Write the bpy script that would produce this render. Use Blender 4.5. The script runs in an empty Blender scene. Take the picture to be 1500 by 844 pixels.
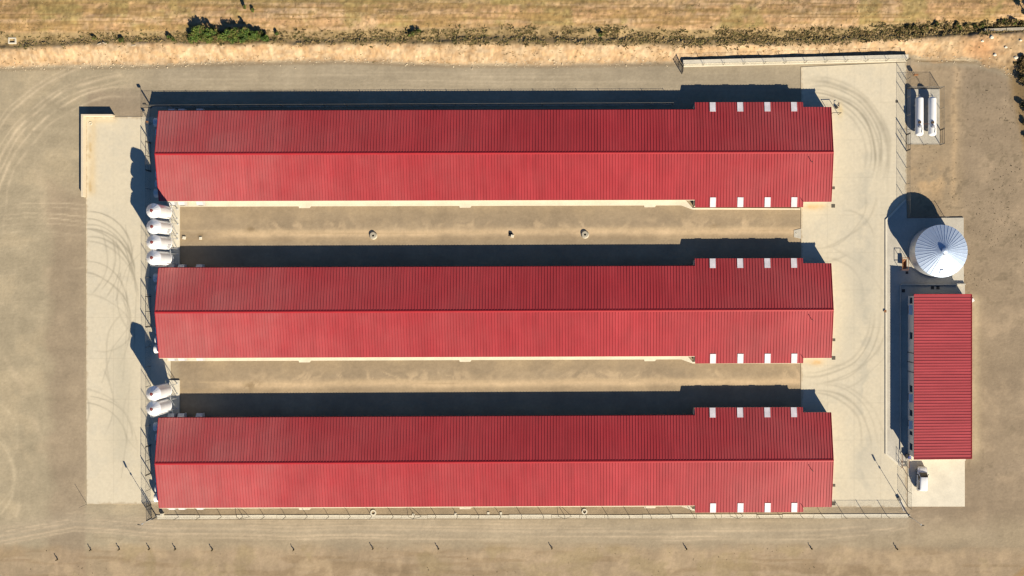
import bpy, math, random
import numpy as np
from mathutils import Vector, Matrix

random.seed(7)
RNG = np.random.default_rng(11)
SC = bpy.context.scene
COL = SC.collection
PI = math.pi

# ---------------------------------------------------------------- camera, sky, sun, exposure
# Site plan units: 1 plan unit = 1/8 m; plan (750,422) is the world origin, plan y runs south.
U = 8.0
CAMX, CAMY, CAMH = 868.0, 415.0, 169.0
def W(px, py, z=0.0):
    return Vector(((px - 750.0) / U, (422.0 - py) / U, z))

cam_d = bpy.data.cameras.new('camera')
cam = bpy.data.objects.new('camera', cam_d); COL.objects.link(cam)
cam.location = W(CAMX, CAMY, CAMH)
cam_d.sensor_width = 36.0
cam_d.lens = 36.0 * CAMH * U / 1500.0
cam_d.shift_x = -(CAMX - 750.0) / 1500.0
cam_d.shift_y = -(422.0 - CAMY) / 1500.0
cam_d.clip_start = 1.0
cam_d.clip_end = 6000.0
SC.camera = cam

SUN_D = Vector((-0.89, 1.46, -1.0)).normalized()          # direction the light travels
SUN_EL = math.asin(-SUN_D.z)
world = bpy.data.worlds.new('World'); SC.world = world
world.use_nodes = True
wn = world.node_tree.nodes; wl = world.node_tree.links
wn.clear()
sky = wn.new('ShaderNodeTexSky'); sky.sky_type = 'NISHITA'
sky.sun_disc = False
sky.sun_elevation = SUN_EL
sky.sun_rotation = math.atan2(-SUN_D.x, -SUN_D.y)
sky.altitude = 0.0; sky.air_density = 1.0; sky.dust_density = 0.02; sky.ozone_density = 9.0
bg = wn.new('ShaderNodeBackground'); bg.inputs['Strength'].default_value = 0.05
wo = wn.new('ShaderNodeOutputWorld')
wl.new(sky.outputs['Color'], bg.inputs['Color']); wl.new(bg.outputs['Background'], wo.inputs['Surface'])

sun_d = bpy.data.lights.new('sun', 'SUN')
sun_d.energy = 5.0; sun_d.angle = math.radians(0.5); sun_d.color = (1.0, 0.885, 0.70)
sun = bpy.data.objects.new('sun', sun_d); COL.objects.link(sun)
sun.location = (40, -60, 60)
sun.rotation_euler = SUN_D.to_track_quat('-Z', 'Y').to_euler()

SC.view_settings.view_transform = 'Standard'
SC.view_settings.look = 'None'
SC.view_settings.exposure = 0.72
SC.view_settings.gamma = 1.0
SC.view_settings.use_curve_mapping = False
SC.cycles.use_denoising = True
SC.cycles.max_bounces = 6
SC.cycles.diffuse_bounces = 1
SC.cycles.filter_width = 1.4

# ---------------------------------------------------------------- small tools
def tag(o, label=None, cat=None, group=None, kind=None):
    if label: o['label'] = label
    if cat: o['category'] = cat
    if group: o['group'] = group
    if kind: o['kind'] = kind
    return o

def thing(name, loc, label, cat, rz=0.0, group=None):
    o = bpy.data.objects.new(name, None)
    o.empty_display_size = 0.3
    o.location = loc; o.rotation_euler = (0, 0, rz)
    COL.objects.link(o)
    return tag(o, label, cat, group)

def link_mesh(name, me, parent=None):
    o = bpy.data.objects.new(name, me); COL.objects.link(o)
    if parent is not None: o.parent = parent
    return o

def dup(o, parent=None):
    c = o.copy(); COL.objects.link(c)
    if parent is not None: c.parent = parent
    for ch in list(o.children): dup(ch, c)
    return c

class MB:
    """collects faces; build() links them as one mesh object"""
    def __init__(self): self.v = []; self.f = []
    def add(self, vs, fs):
        b = len(self.v)
        self.v += [tuple(p) for p in vs]
        self.f += [tuple(i + b for i in q) for q in fs]
        return self
    def box(self, x0, x1, y0, y1, z0, z1, m=None):
        vs = [Vector(p) for p in ((x0,y0,z0),(x1,y0,z0),(x1,y1,z0),(x0,y1,z0),(x0,y0,z1),(x1,y0,z1),(x1,y1,z1),(x0,y1,z1))]
        if m is not None: vs = [m @ p for p in vs]
        return self.add(vs, [(3,2,1,0),(4,5,6,7),(0,1,5,4),(1,2,6,5),(2,3,7,6),(3,0,4,7)])
    def bevbox(self, x0, x1, y0, y1, z0, z1, b):
        """box with chamfered top edges"""
        vs = [(x0,y0,z0),(x1,y0,z0),(x1,y1,z0),(x0,y1,z0),(x0,y0,z1-b),(x1,y0,z1-b),(x1,y1,z1-b),(x0,y1,z1-b),
              (x0+b,y0+b,z1),(x1-b,y0+b,z1),(x1-b,y1-b,z1),(x0+b,y1-b,z1)]
        return self.add(vs, [(3,2,1,0),(0,1,5,4),(1,2,6,5),(2,3,7,6),(3,0,4,7),(4,5,9,8),(5,6,10,9),(6,7,11,10),(7,4,8,11),(8,9,10,11)])
    def prism(self, pts, z0, z1):
        """vertical prism over a counter-clockwise xy outline"""
        n = len(pts)
        vs = [(p[0], p[1], z0) for p in pts] + [(p[0], p[1], z1) for p in pts]
        fs = [tuple(reversed(range(n))), tuple(range(n, 2*n))]
        fs += [(i, (i+1) % n, n + (i+1) % n, n + i) for i in range(n)]
        return self.add(vs, fs)
    def tube(self, p0, p1, r, n=6, r1=None):
        p0 = Vector(p0); p1 = Vector(p1); d = (p1 - p0)
        if d.length < 1e-6: return self
        q = d.to_track_quat('Z', 'Y'); r1 = r if r1 is None else r1
        vs = []
        for p, rr in ((p0, r), (p1, r1)):
            for i in range(n):
                a = 2*PI*i/n
                vs.append(p + q @ Vector((rr*math.cos(a), rr*math.sin(a), 0)))
        fs = [(i, (i+1) % n, n + (i+1) % n, n + i) for i in range(n)]
        fs += [tuple(reversed(range(n))), tuple(range(n, 2*n))]
        return self.add(vs, fs)
    def path(self, pts, r, n=6):
        for a, b in zip(pts[:-1], pts[1:]): self.tube(a, b, r, n)
        return self
    def lathe(self, prof, n=24, m=None):
        """profile of (radius, height) turned about z"""
        vs = []; fs = []; k = len(prof)
        for i in range(n):
            a = 2*PI*i/n
            for r, z in prof:
                p = Vector((r*math.cos(a), r*math.sin(a), z))
                vs.append(m @ p if m is not None else p)
        for i in range(n):
            j = (i+1) % n
            for t in range(k-1):
                fs.append((i*k+t, j*k+t, j*k+t+1, i*k+t+1))
        return self.add(vs, fs)
    def mesh(self, name, mat, smooth=False):
        me = bpy.data.meshes.new(name)
        me.from_pydata(self.v, [], self.f)
        me.materials.append(mat)
        if smooth:
            me.polygons.foreach_set('use_smooth', [True]*len(me.polygons))
            me.set_sharp_from_angle(angle=math.radians(40))
        me.update()
        return me
    def build(self, name, mat, parent=None, smooth=False):
        return link_mesh(name, self.mesh(name, mat, smooth), parent)

# ---------------------------------------------------------------- numpy noise
_TAB = RNG.random((6, 256, 256)).astype(np.float32)
def vnoise(x, y, seed=0):
    t = _TAB[seed % 6]
    xo = x + 37.7*seed; yo = y + 19.3*seed
    xi = np.floor(xo).astype(np.int64); yi = np.floor(yo).astype(np.int64)
    fx = xo - xi; fy = yo - yi
    fx = fx*fx*(3-2*fx); fy = fy*fy*(3-2*fy)
    a = t[xi & 255, yi & 255]; b = t[(xi+1) & 255, yi & 255]
    c = t[xi & 255, (yi+1) & 255]; d = t[(xi+1) & 255, (yi+1) & 255]
    return (a*(1-fx)+b*fx)*(1-fy) + (c*(1-fx)+d*fx)*fy
def fbm(x, y, seed=0, octs=4):
    s = np.zeros_like(x); amp = 1.0; tot = 0.0; f = 1.0
    for o in range(octs):
        s += amp*vnoise(x*f, y*f, seed+o); tot += amp; amp *= 0.55; f *= 2.07
    return s/tot
def sstep(a, b, x):
    t = np.clip((x-a)/(b-a), 0, 1); return t*t*(3-2*t)

# ---------------------------------------------------------------- materials
def new_mat(name):
    m = bpy.data.materials.new(name); m.use_nodes = True
    nt = m.node_tree; b = nt.nodes['Principled BSDF']
    return m, nt, b
def mat(name, col, rough=0.7, metal=0.0, var=0.12, scale=1.2, bump=0.0, bscale=20.0, spec=0.4, fine=0.0, fscale=18.0, stretch=None):
    """base colour with two scales of procedural wear"""
    m, nt, b = new_mat(name); n = nt.nodes; l = nt.links
    tc = n.new('ShaderNodeTexCoord'); src = tc.outputs['Object']
    if stretch:
        mp = n.new('ShaderNodeMapping'); mp.inputs['Scale'].default_value = stretch
        l.new(src, mp.inputs['Vector']); src = mp.outputs['Vector']
    nz = n.new('ShaderNodeTexNoise'); nz.inputs['Scale'].default_value = scale; nz.inputs['Detail'].default_value = 5
    l.new(src, nz.inputs['Vector'])
    mr = n.new('ShaderNodeMapRange'); mr.inputs['From Min'].default_value = 0.25; mr.inputs['From Max'].default_value = 0.75
    mr.inputs['To Min'].default_value = 1-var; mr.inputs['To Max'].default_value = 1+var
    l.new(nz.outputs['Fac'], mr.inputs['Value'])
    val = mr.outputs['Result']
    if fine > 0:
        nf = n.new('ShaderNodeTexNoise'); nf.inputs['Scale'].default_value = fscale; nf.inputs['Detail'].default_value = 3
        l.new(src, nf.inputs['Vector'])
        mf = n.new('ShaderNodeMapRange'); mf.inputs['From Min'].default_value = 0.3; mf.inputs['From Max'].default_value = 0.7
        mf.inputs['To Min'].default_value = 1-fine; mf.inputs['To Max'].default_value = 1+fine
        l.new(nf.outputs['Fac'], mf.inputs['Value'])
        mu = n.new('ShaderNodeMath'); mu.operation = 'MULTIPLY'
        l.new(val, mu.inputs[0]); l.new(mf.outputs['Result'], mu.inputs[1]); val = mu.outputs[0]
    vm = n.new('ShaderNodeVectorMath'); vm.operation = 'SCALE'
    vm.inputs[0].default_value = col[:3]
    l.new(val, vm.inputs['Scale']); l.new(vm.outputs['Vector'], b.inputs['Base Color'])
    b.inputs['Roughness'].default_value = rough; b.inputs['Metallic'].default_value = metal
    b.inputs['Specular IOR Level'].default_value = spec
    if bump > 0:
        nb = n.new('ShaderNodeTexNoise'); nb.inputs['Scale'].default_value = bscale; nb.inputs['Detail'].default_value = 4
        l.new(tc.outputs['Object'], nb.inputs['Vector'])
        bp = n.new('ShaderNodeBump'); bp.inputs['Strength'].default_value = 1.0; bp.inputs['Distance'].default_value = bump
        l.new(nb.outputs['Fac'], bp.inputs['Height']); l.new(bp.outputs['Normal'], b.inputs['Normal'])
    return m
def painted_mat(name, rough, fine, fscale, bump, bscale, coarse=0.0):
    """surface colour kept on the mesh (soil, gravel, tyre marks) with fine grain on top"""
    m, nt, b = new_mat(name); n = nt.nodes; l = nt.links
    at = n.new('ShaderNodeAttribute'); at.attribute_name = 'Col'
    tc = n.new('ShaderNodeTexCoord')
    nf = n.new('ShaderNodeTexNoise'); nf.inputs['Scale'].default_value = fscale; nf.inputs['Detail'].default_value = 6; nf.inputs['Roughness'].default_value = 0.7
    l.new(tc.outputs['Object'], nf.inputs['Vector'])
    mf = n.new('ShaderNodeMapRange'); mf.inputs['From Min'].default_value = 0.3; mf.inputs['From Max'].default_value = 0.7
    mf.inputs['To Min'].default_value = 1-fine; mf.inputs['To Max'].default_value = 1+fine
    l.new(nf.outputs['Fac'], mf.inputs['Value'])
    vm = n.new('ShaderNodeVectorMath'); vm.operation = 'SCALE'
    l.new(at.outputs['Color'], vm.inputs[0]); l.new(mf.outputs['Result'], vm.inputs['Scale'])
    l.new(vm.outputs['Vector'], b.inputs['Base Color'])
    b.inputs['Roughness'].default_value = rough; b.inputs['Specular IOR Level'].default_value = 0.2
    if bump > 0:
        nb = n.new('ShaderNodeTexNoise'); nb.inputs['Scale'].default_value = bscale; nb.inputs['Detail'].default_value = 5
        l.new(tc.outputs['Object'], nb.inputs['Vector'])
        bp = n.new('ShaderNodeBump'); bp.inputs['Strength'].default_value = 1.0; bp.inputs['Distance'].default_value = bump
        l.new(nb.outputs['Fac'], bp.inputs['Height']); l.new(bp.outputs['Normal'], b.inputs['Normal'])
    return m
def leaf_mat(name, trans=0.25):
    m, nt, b = new_mat(name); n = nt.nodes; l = nt.links
    at = n.new('ShaderNodeAttribute'); at.attribute_name = 'Col'
    l.new(at.outputs['Color'], b.inputs['Base Color'])
    b.inputs['Roughness'].default_value = 0.75; b.inputs['Specular IOR Level'].default_value = 0.15
    return m

M = {}
M['ground'] = painted_mat('ground_soil', 0.95, 0.10, 1.7, 0.03, 2.2)
M['yard'] = painted_mat('yard_concrete', 0.85, 0.05, 2.0, 0.004, 12.0)
M['concrete'] = mat('concrete', (0.47, 0.44, 0.37), 0.85, var=0.12, scale=0.35, fine=0.07, fscale=3.0, bump=0.004)
M['pale_concrete'] = mat('pale_concrete', (0.65, 0.60, 0.48), 0.85, var=0.10, scale=0.4, fine=0.05, fscale=4.0)
M['old_concrete'] = mat('old_concrete', (0.40, 0.36, 0.28), 0.9, var=0.22, scale=0.9, fine=0.15, fscale=5.0, bump=0.01)
M['cream_wall'] = mat('cream_wall', (0.62, 0.54, 0.40), 0.8, var=0.06, scale=0.5, fine=0.04, fscale=5.0)
M['grey_wall'] = mat('grey_wall', (0.62, 0.60, 0.55), 0.8, var=0.07, scale=0.6, fine=0.04, fscale=5.0)
M['red'] = mat('red_sheet', (0.340, 0.027, 0.036), 0.5, var=0.10, scale=0.10, fine=0.09, fscale=0.9, spec=0.22, stretch=(1.0, 0.12, 1.0))
M['red_rib'] = mat('red_rib', (0.325, 0.025, 0.034), 0.5, var=0.12, scale=0.2, fine=0.08, fscale=0.9, spec=0.22, stretch=(1.0, 0.12, 1.0))
def sheets(m, width, amp):
    """each roofing sheet a shade lighter or darker, different on every roof"""
    nt = m.node_tree; n = nt.nodes; l = nt.links; b = n['Principled BSDF']
    src = b.inputs['Base Color'].links[0].from_socket
    tc = n.new('ShaderNodeTexCoord'); sx = n.new('ShaderNodeSeparateXYZ'); l.new(tc.outputs['Object'], sx.inputs[0])
    dv = n.new('ShaderNodeMath'); dv.operation = 'DIVIDE'; dv.inputs[1].default_value = width; l.new(sx.outputs['X'], dv.inputs[0])
    fl = n.new('ShaderNodeMath'); fl.operation = 'FLOOR'; l.new(dv.outputs[0], fl.inputs[0])
    oi = n.new('ShaderNodeObjectInfo')
    ad = n.new('ShaderNodeMath'); ad.operation = 'MULTIPLY_ADD'; l.new(oi.outputs['Random'], ad.inputs[0]); ad.inputs[1].default_value = 517.0; l.new(fl.outputs[0], ad.inputs[2])
    wn_ = n.new('ShaderNodeTexWhiteNoise'); wn_.noise_dimensions = '1D'; l.new(ad.outputs[0], wn_.inputs['W'])
    mr = n.new('ShaderNodeMapRange'); mr.inputs['To Min'].default_value = 1-amp; mr.inputs['To Max'].default_value = 1+amp; l.new(wn_.outputs['Value'], mr.inputs['Value'])
    vm = n.new('ShaderNodeVectorMath'); vm.operation = 'SCALE'; l.new(src, vm.inputs[0]); l.new(mr.outputs['Result'], vm.inputs['Scale'])
    # broad fading, shifted for each roof
    av = n.new('ShaderNodeVectorMath'); av.operation = 'MULTIPLY_ADD'; av.inputs[0].default_value = (37, 11, 5)
    l.new(oi.outputs['Random'], av.inputs[1]); l.new(tc.outputs['Object'], av.inputs[2])
    nz = n.new('ShaderNodeTexNoise'); nz.inputs['Scale'].default_value = 0.09; nz.inputs['Detail'].default_value = 6; nz.inputs['Roughness'].default_value = .65; l.new(av.outputs['Vector'], nz.inputs['Vector'])
    m2 = n.new('ShaderNodeMapRange'); m2.inputs['From Min'].default_value = .3; m2.inputs['From Max'].default_value = .7; m2.inputs['To Min'].default_value = .93; m2.inputs['To Max'].default_value = 1.07; l.new(nz.outputs['Fac'], m2.inputs['Value'])
    v2 = n.new('ShaderNodeVectorMath'); v2.operation = 'SCALE'; l.new(vm.outputs['Vector'], v2.inputs[0]); l.new(m2.outputs['Result'], v2.inputs['Scale'])
    l.new(v2.outputs['Vector'], b.inputs['Base Color'])
def pale_sheen(m, pts, pale, amp):
    """pale sheen painted into the roof colour: strongest at the west end"""
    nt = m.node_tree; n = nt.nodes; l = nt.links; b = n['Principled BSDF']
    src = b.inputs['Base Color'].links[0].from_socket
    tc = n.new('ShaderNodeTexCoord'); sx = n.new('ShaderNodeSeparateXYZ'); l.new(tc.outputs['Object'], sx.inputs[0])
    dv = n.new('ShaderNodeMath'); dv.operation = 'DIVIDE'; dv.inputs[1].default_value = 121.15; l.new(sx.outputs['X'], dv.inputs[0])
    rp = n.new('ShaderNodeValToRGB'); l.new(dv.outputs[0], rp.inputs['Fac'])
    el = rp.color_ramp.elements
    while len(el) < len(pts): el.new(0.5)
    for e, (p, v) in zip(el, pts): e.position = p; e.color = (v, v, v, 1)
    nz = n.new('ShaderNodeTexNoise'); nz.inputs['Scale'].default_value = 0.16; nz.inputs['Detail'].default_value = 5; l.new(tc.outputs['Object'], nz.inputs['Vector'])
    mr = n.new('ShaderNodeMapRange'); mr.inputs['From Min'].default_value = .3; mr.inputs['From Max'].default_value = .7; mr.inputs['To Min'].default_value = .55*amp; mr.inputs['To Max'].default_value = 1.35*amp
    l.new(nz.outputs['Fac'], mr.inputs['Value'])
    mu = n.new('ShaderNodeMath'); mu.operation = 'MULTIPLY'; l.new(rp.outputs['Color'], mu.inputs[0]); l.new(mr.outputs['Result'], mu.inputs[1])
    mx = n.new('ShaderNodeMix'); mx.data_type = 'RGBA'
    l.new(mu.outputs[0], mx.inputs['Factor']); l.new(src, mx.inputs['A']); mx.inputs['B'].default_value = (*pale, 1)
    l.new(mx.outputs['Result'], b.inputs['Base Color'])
PROFILE = [(0.0, 1.0), (.12, .68), (.35, .34), (.62, .14), (.80, .24), (1.0, .50)]  # strength of the painted roof sheen, west end to east end
pale_sheen(M['red'], PROFILE, (.44, .215, .20), .38); pale_sheen(M['red_rib'], PROFILE, (.42, .19, .18), .32)
sheets(M['red'], 1.0536, .045)
M['red_b'] = mat('red_sheet_building', (0.34, 0.052, 0.062), 0.5, var=0.10, scale=0.3, fine=0.07, fscale=1.5, spec=0.25, stretch=(0.15, 1.0, 1.0))
M['red_cap'] = mat('red_ridge_cap', (0.34, 0.020, 0.026), 0.5, var=0.08, scale=0.5, spec=0.25)
M['skylight'] = mat('skylight_sheet', (0.70, 0.66, 0.68), 0.4, var=0.14, scale=0.8, fine=.08, fscale=4.0, spec=0.4)
M['galv'] = mat('galvanised', (0.52, 0.62, 0.76), 0.46, metal=0.40, var=0.06, scale=0.8, fine=0.04, fscale=7.0)
M['galv_wall'] = mat('galvanised_wall', (0.62, 0.63, 0.63), 0.42, metal=0.5, var=0.08, scale=0.8, fine=0.05, fscale=7.0)
M['white_metal'] = mat('white_metal', (0.80, 0.80, 0.78), 0.32, var=0.04, scale=1.0, spec=0.5)
M['silo_white'] = mat('silo_white', (0.84, 0.84, 0.84), 0.30, metal=0.22, var=0.05, scale=1.0, fine=0.03, fscale=9.0, spec=0.5)
M['silo_red'] = mat('lid_red', (0.22, 0.055, 0.05), 0.5, var=0.08, scale=3.0)
M['steel'] = mat('dull_steel', (0.20, 0.19, 0.17), 0.5, metal=0.5, var=0.12, scale=4.0)
M['dark_steel'] = mat('dark_steel', (0.06, 0.055, 0.05), 0.6, metal=0.3, var=0.15, scale=4.0)
M['rust'] = mat('rusty_steel', (0.26, 0.12, 0.05), 0.8, var=0.3, scale=5.0, fine=0.2, fscale=20.0)
M['grey_plastic'] = mat('grey_plastic', (0.52, 0.52, 0.53), 0.5, var=0.06, scale=2.0)
M['white_plastic'] = mat('white_plastic', (0.74, 0.73, 0.70), 0.5, var=0.05, scale=2.0)
M['black'] = mat('black_rubber', (0.015, 0.015, 0.016), 0.7, var=0.1, scale=6.0)
M['glass'] = mat('dark_glass', (0.018, 0.024, 0.028), 0.16, var=0.05, scale=2.0, spec=0.6)
M['car'] = mat('white_car_paint', (0.78, 0.79, 0.79), 0.22, var=0.02, scale=2.0, spec=0.6)
M['lamp'] = mat('lamp_lens', (0.55, 0.55, 0.52), 0.15, var=0.03, scale=3.0, spec=0.6)
M['wood'] = mat('stake_wood', (0.09, 0.06, 0.035), 0.9, var=0.25, scale=6.0)
M['bark'] = mat('bark', (0.10, 0.075, 0.05), 0.95, var=0.3, scale=6.0)
M['blue'] = mat('blue_plastic', (0.06, 0.12, 0.42), 0.45, var=0.06, scale=3.0)
M['iron_cover'] = mat('iron_grate', (0.13, 0.115, 0.09), 0.8, metal=0.2, var=0.2, scale=5.0)
M['pit'] = mat('pit_inside', (0.05, 0.042, 0.034), 0.95, var=0.2, scale=3.0)
M['stone'] = mat('field_stone', (0.48, 0.40, 0.28), 0.9, var=0.25, scale=2.0)
M['leaf'] = leaf_mat('foliage')
M['dry'] = leaf_mat('dry_grass')
M['grey_mark'] = mat('grey_print', (0.33, 0.33, 0.35), 0.5, var=0.1, scale=4.0)

# ---------------------------------------------------------------- the ground: one sheet, plan colours on it
def lut(x, pts):
    return np.interp(x, [p[0] for p in pts], [p[1] for p in pts])
FOOT = [(-400,108),(0,100),(120,97.5),(200,97),(350,92),(500,90),(650,95),(800,96),(1000,92),(1100,89),(1327,82),(1345,87),(1430,90),(1465,100),(1500,124),(1900,150)]
CREST = [(-400,80),(0,75),(120,68),(200,65),(350,67),(500,66),(700,67),(1000,68),(1150,67),(1300,61),(1400,54),(1500,47),(1900,40)]
FIELD = [(-400,55),(0,51),(200,49),(300,48),(500,47),(700,43),(900,42),(1000,46),(1150,48),(1300,39),(1400,36),(1500,32),(1900,25)]
def terrain(X, Y):
    """ground height in metres over plan coordinates"""
    f = lut(X, FOOT); c = lut(X, CREST); g = lut(X, FIELD)
    wob = (fbm(X/26, Y/26, 2, 3)-0.5)*7
    Yw = Y + wob
    bank = 1.55*sstep(0, 1, np.clip((f-Yw)/(f-c), 0, 1)*0.92)
    ditch = -0.42*np.exp(-(((Yw - (0.55*c+0.45*g)))/8.0)**2)*(1+0.9*sstep(1280, 1400, X))
    up = 0.5*sstep(0, 1, (g+6-Yw)/30)
    away = 1 - sstep(150, 600, -Y)*0.3
    h = (bank + ditch + up)*away
    rough = sstep(0, 12, f-Y)
    h = h + rough*((fbm(X/26, Y/14, 3, 3)-0.5)*0.30 + (fbm(X/6, Y/5, 4, 3)-0.5)*0.16)
    # soft swale between the sheds and slight undulation of the open gravel
    inside = (X > 225) & (X < 1330) & (Y > 150) & (Y < 770)
    und = (fbm(X/60, Y/60, 4, 3)-0.5)*0.10
    h = h + np.where(inside | (Y < f), 0, und*sstep(0, 25, np.maximum(np.maximum(122-X, X-1420), np.maximum(f-8-Y+0*X, Y-768))))
    # bank that comes down along the right-hand edge
    edge = lut(Y, [(90,1470),(140,1484),(200,1496),(260,1510),(330,1530)])
    h = h + 1.1*sstep(0, 30, X-edge)*sstep(340, 280, Y)*sstep(95, 120, Y)
    e2 = lut(Y, [(760,1580),(800,1530),(844,1482),(900,1450)])
    h = h + 0.25*sstep(0, 25, X-e2)*sstep(790, 830, Y)
    return h

def blend(c, m, col):
    m = np.clip(m, 0, 1)[..., None]
    return c*(1-m) + np.array(col, dtype=np.float32)*m
def ring(X, Y, cx, cy, r, w, a0, a1, soft=0.18):
    """tyre-track arc: mask of a circle of plan radius r between two angles (degrees, y down)"""
    dx = X-cx; dy = Y-cy
    d = np.hypot(dx, dy) + (vnoise(X/38, Y/38, int(r) % 6)-.5)*5.0
    w = w*(.75+1.1*vnoise(X/22+r, Y/22, 2))
    a = np.degrees(np.arctan2(dy, dx))
    a = np.where(a < a0-60, a+360, a)
    s = (a1-a0)*soft
    win = sstep(a0-s*0.2, a0+s, a)*sstep(a1+s*0.2, a1-s, a)
    return np.exp(-((d-r)/w)**2)*win
def seg(X, Y, pts, w):
    best = np.full(X.shape, 1e9, dtype=np.float32)
    for (x0, y0), (x1, y1) in zip(pts[:-1], pts[1:]):
        vx, vy = x1-x0, y1-y0
        t = np.clip(((X-x0)*vx+(Y-y0)*vy)/(vx*vx+vy*vy), 0, 1)
        best = np.minimum(best, np.hypot(X-x0-t*vx, Y-y0-t*vy))
    return np.exp(-(best/w)**2)

def ground_colour(X, Y):
    n1 = fbm(X/140, Y/110, 0, 4); n2 = fbm(X/34, Y/30, 1, 4); n3 = fbm(X/7, Y/7, 2, 3)
    streak = fbm(X/160, Y/5, 3, 4); patch = fbm(X/18, Y/22, 4, 4)
    c = np.empty(X.shape+(3,), dtype=np.float32); c[...] = (0.295, 0.245, 0.175)
    c = blend(c, sstep(0.42, 0.62, n1)*0.6, (0.335, 0.275, 0.19))
    c = blend(c, sstep(0.5, 0.7, n2)*0.35, (0.265, 0.225, 0.165))
    # west gravel: greener and paler; browner damp belt beside the slab
    wst = sstep(235, 190, X)
    c = blend(c, wst*0.65, (0.325, 0.285, 0.205))
    c = blend(c, wst*sstep(0.48, 0.68, n2)*0.5, (0.365, 0.305, 0.21))
    belt = sstep(58, 84, X + (n2-0.5)*30)*sstep(128, 122, X)*sstep(255, 300, Y+(n2-.5)*40)
    c = blend(c, belt*0.75, (0.255, 0.205, 0.150))
    c = blend(c, sstep(122,135,X)*sstep(222,212,X)*sstep(120,140,Y+(n2-.5)*24)*sstep(190,172,Y)*0.7, (0.25, 0.20, 0.15))
    # north track
    f = lut(X, FOOT)
    road = sstep(f+1, f+5, Y)*sstep(172, 140, Y)
    c = blend(c, road*sstep(140, 260, X)*0.6, (0.275, 0.245, 0.190))
    for yy, ww, k in ((104,1.2,.35),(109,1.6,.5),(116,1.3,.5),(121,1.5,.35),(127,1.2,.3)):
        c = blend(c, np.exp(-((Y-yy-(X-300)*0.006-(n1-.5)*6)/ww)**2)*sstep(190,330,X)*sstep(1180,1130,X)*k*sstep(.3,.6,streak), (0.40, 0.345, 0.26))
    c = blend(c, np.exp(-((Y-f-2.5-(n3-.5)*3)/2.2)**2)*0.6, (0.20, 0.155, 0.10))
    # big sweeping tracks in the north-west corner
    for r, w, k in ((205,1.3,.8),(213,1.2,.6),(221,1.4,.75),(229,1.1,.4),(192,1.3,.5),(246,1.4,.45),(252,1.2,.35)):
        c = blend(c, ring(X, Y, 196, 332, r, w, 178, 272)*k*(0.6+1.0*n2)*sstep(.18,.50,fbm(X/30,Y/30,5,3)), (0.50, 0.42, 0.305))
    # faint tracks into the slab from the west
    for y0, y1, k in ((298,300,.5),(303,307,.4),(312,318,.6),(318,326,.5),(327,332,.35),(338,346,.35),(352,343,.25),(400,392,.25),(440,452,.2)):
        pts = [(-20, y0+6), (40, y0), (85, (y0+y1)/2-1.5), (127, y1)]
        c = blend(c, seg(X, Y, pts, 1.0)*k*(0.4+0.9*n2)*sstep(.30,.62,fbm(X/30,Y/30,5,3)), (0.49, 0.415, 0.30))
    for cx, cy, r, a0, a1, k in ((-60,700,80,-70,60,.7),(-48,690,68,-60,70,.5),(-30,640,58,-95,40,.35),(-90,730,116,-60,30,.3),(10,500,90,150,260,.25)):
        c = blend(c, ring(X, Y, cx, cy, r, 1.5, a0, a1)*k*(0.4+0.8*n2), (0.43, 0.37, 0.265))
    for pts, w, k in ((((-20,480),(30,560),(60,640),(50,720),(0,780)),5,.35),(((20,180),(60,260),(70,380),(60,480)),7,.25),(((1440,440),(1455,560),(1440,680),(1380,745)),8,.3),
                      (((1500,560),(1470,660),(1420,740),(1330,785)),4,.35),(((1460,120),(1440,230),(1450,340)),6,.25),(((130,800),(300,815),(600,822),(900,818)),4,.25)):
        c = blend(c, seg(X, Y, pts, w)*k*sstep(.35,.62,n2)*1.5, (0.40, 0.335, 0.24))
    # south track
    ys = lut(X, [(-100,800),(0,785),(110,765),(220,772),(500,775),(1000,778),(1200,778),(1300,768),(1380,745),(1440,700),(1500,680)])
    trk = np.exp(-((Y-ys)/16)**2)
    c = blend(c, trk*0.75, (0.315, 0.270, 0.205))
    for off, w, k in ((-9,1.4,.4),(-4,1.2,.5),(1,1.5,.45),(9,1.3,.6),(14,1.2,.45),(-13,1.0,.3)):
        c = blend(c, np.exp(-((Y-ys-off-(n1-.5)*7)/w)**2)*min(1,k*1.7)*sstep(.30,.55,streak), (0.42, 0.345, 0.25))
    c = blend(c, np.exp(-((Y-ys-20)/1.6)**2)*0.35*sstep(.4,.6,n2), (0.21, 0.165, 0.115))
    south = sstep(794, 812, Y+(n2-.5)*16)
    c = blend(c, south*0.6, (0.295, 0.220, 0.145))
    c = blend(c, south*sstep(.5,.64,fbm(X/6, Y/16, 2, 3))*0.35, (0.37, 0.285, 0.20))
    c = blend(c, south*sstep(.54,.68,fbm(X/90, Y/9, 3, 3))*0.5, (0.22, 0.16, 0.095))
    c = blend(c, south*sstep(.52,.72,patch)*0.6, (0.385, 0.30, 0.20))
    c = blend(c, south*sstep(.55,.72,n2)*0.45, (0.235, 0.19, 0.105))
    # east yard: brown, trampled
    est = sstep(1326, 1336, X+(n2-.5)*6)*sstep(f+2, f+14, Y)*(1-.85*sstep(735, 790, Y+(n1-.5)*60))
    c = blend(c, est*0.8, (0.232, 0.182, 0.130))
    c = blend(c, est*sstep(1420, 1400, X)*sstep(700, 600, Y)*0.5, (0.30, 0.235, 0.155))
    c = blend(c, est*np.exp(-((X-1398-(n2-.5)*14)/4)**2)*sstep(310,280,Y)*0.6, (0.43, 0.32, 0.20))
    c = blend(c, np.exp(-((X-1362)/30)**2-((Y-268)/26)**2)*0.8*sstep(.35,.6,patch), (0.42, 0.30, 0.175))
    c = blend(c, est*sstep(.56,.74,n2)*0.4, (0.34, 0.265, 0.185))
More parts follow.
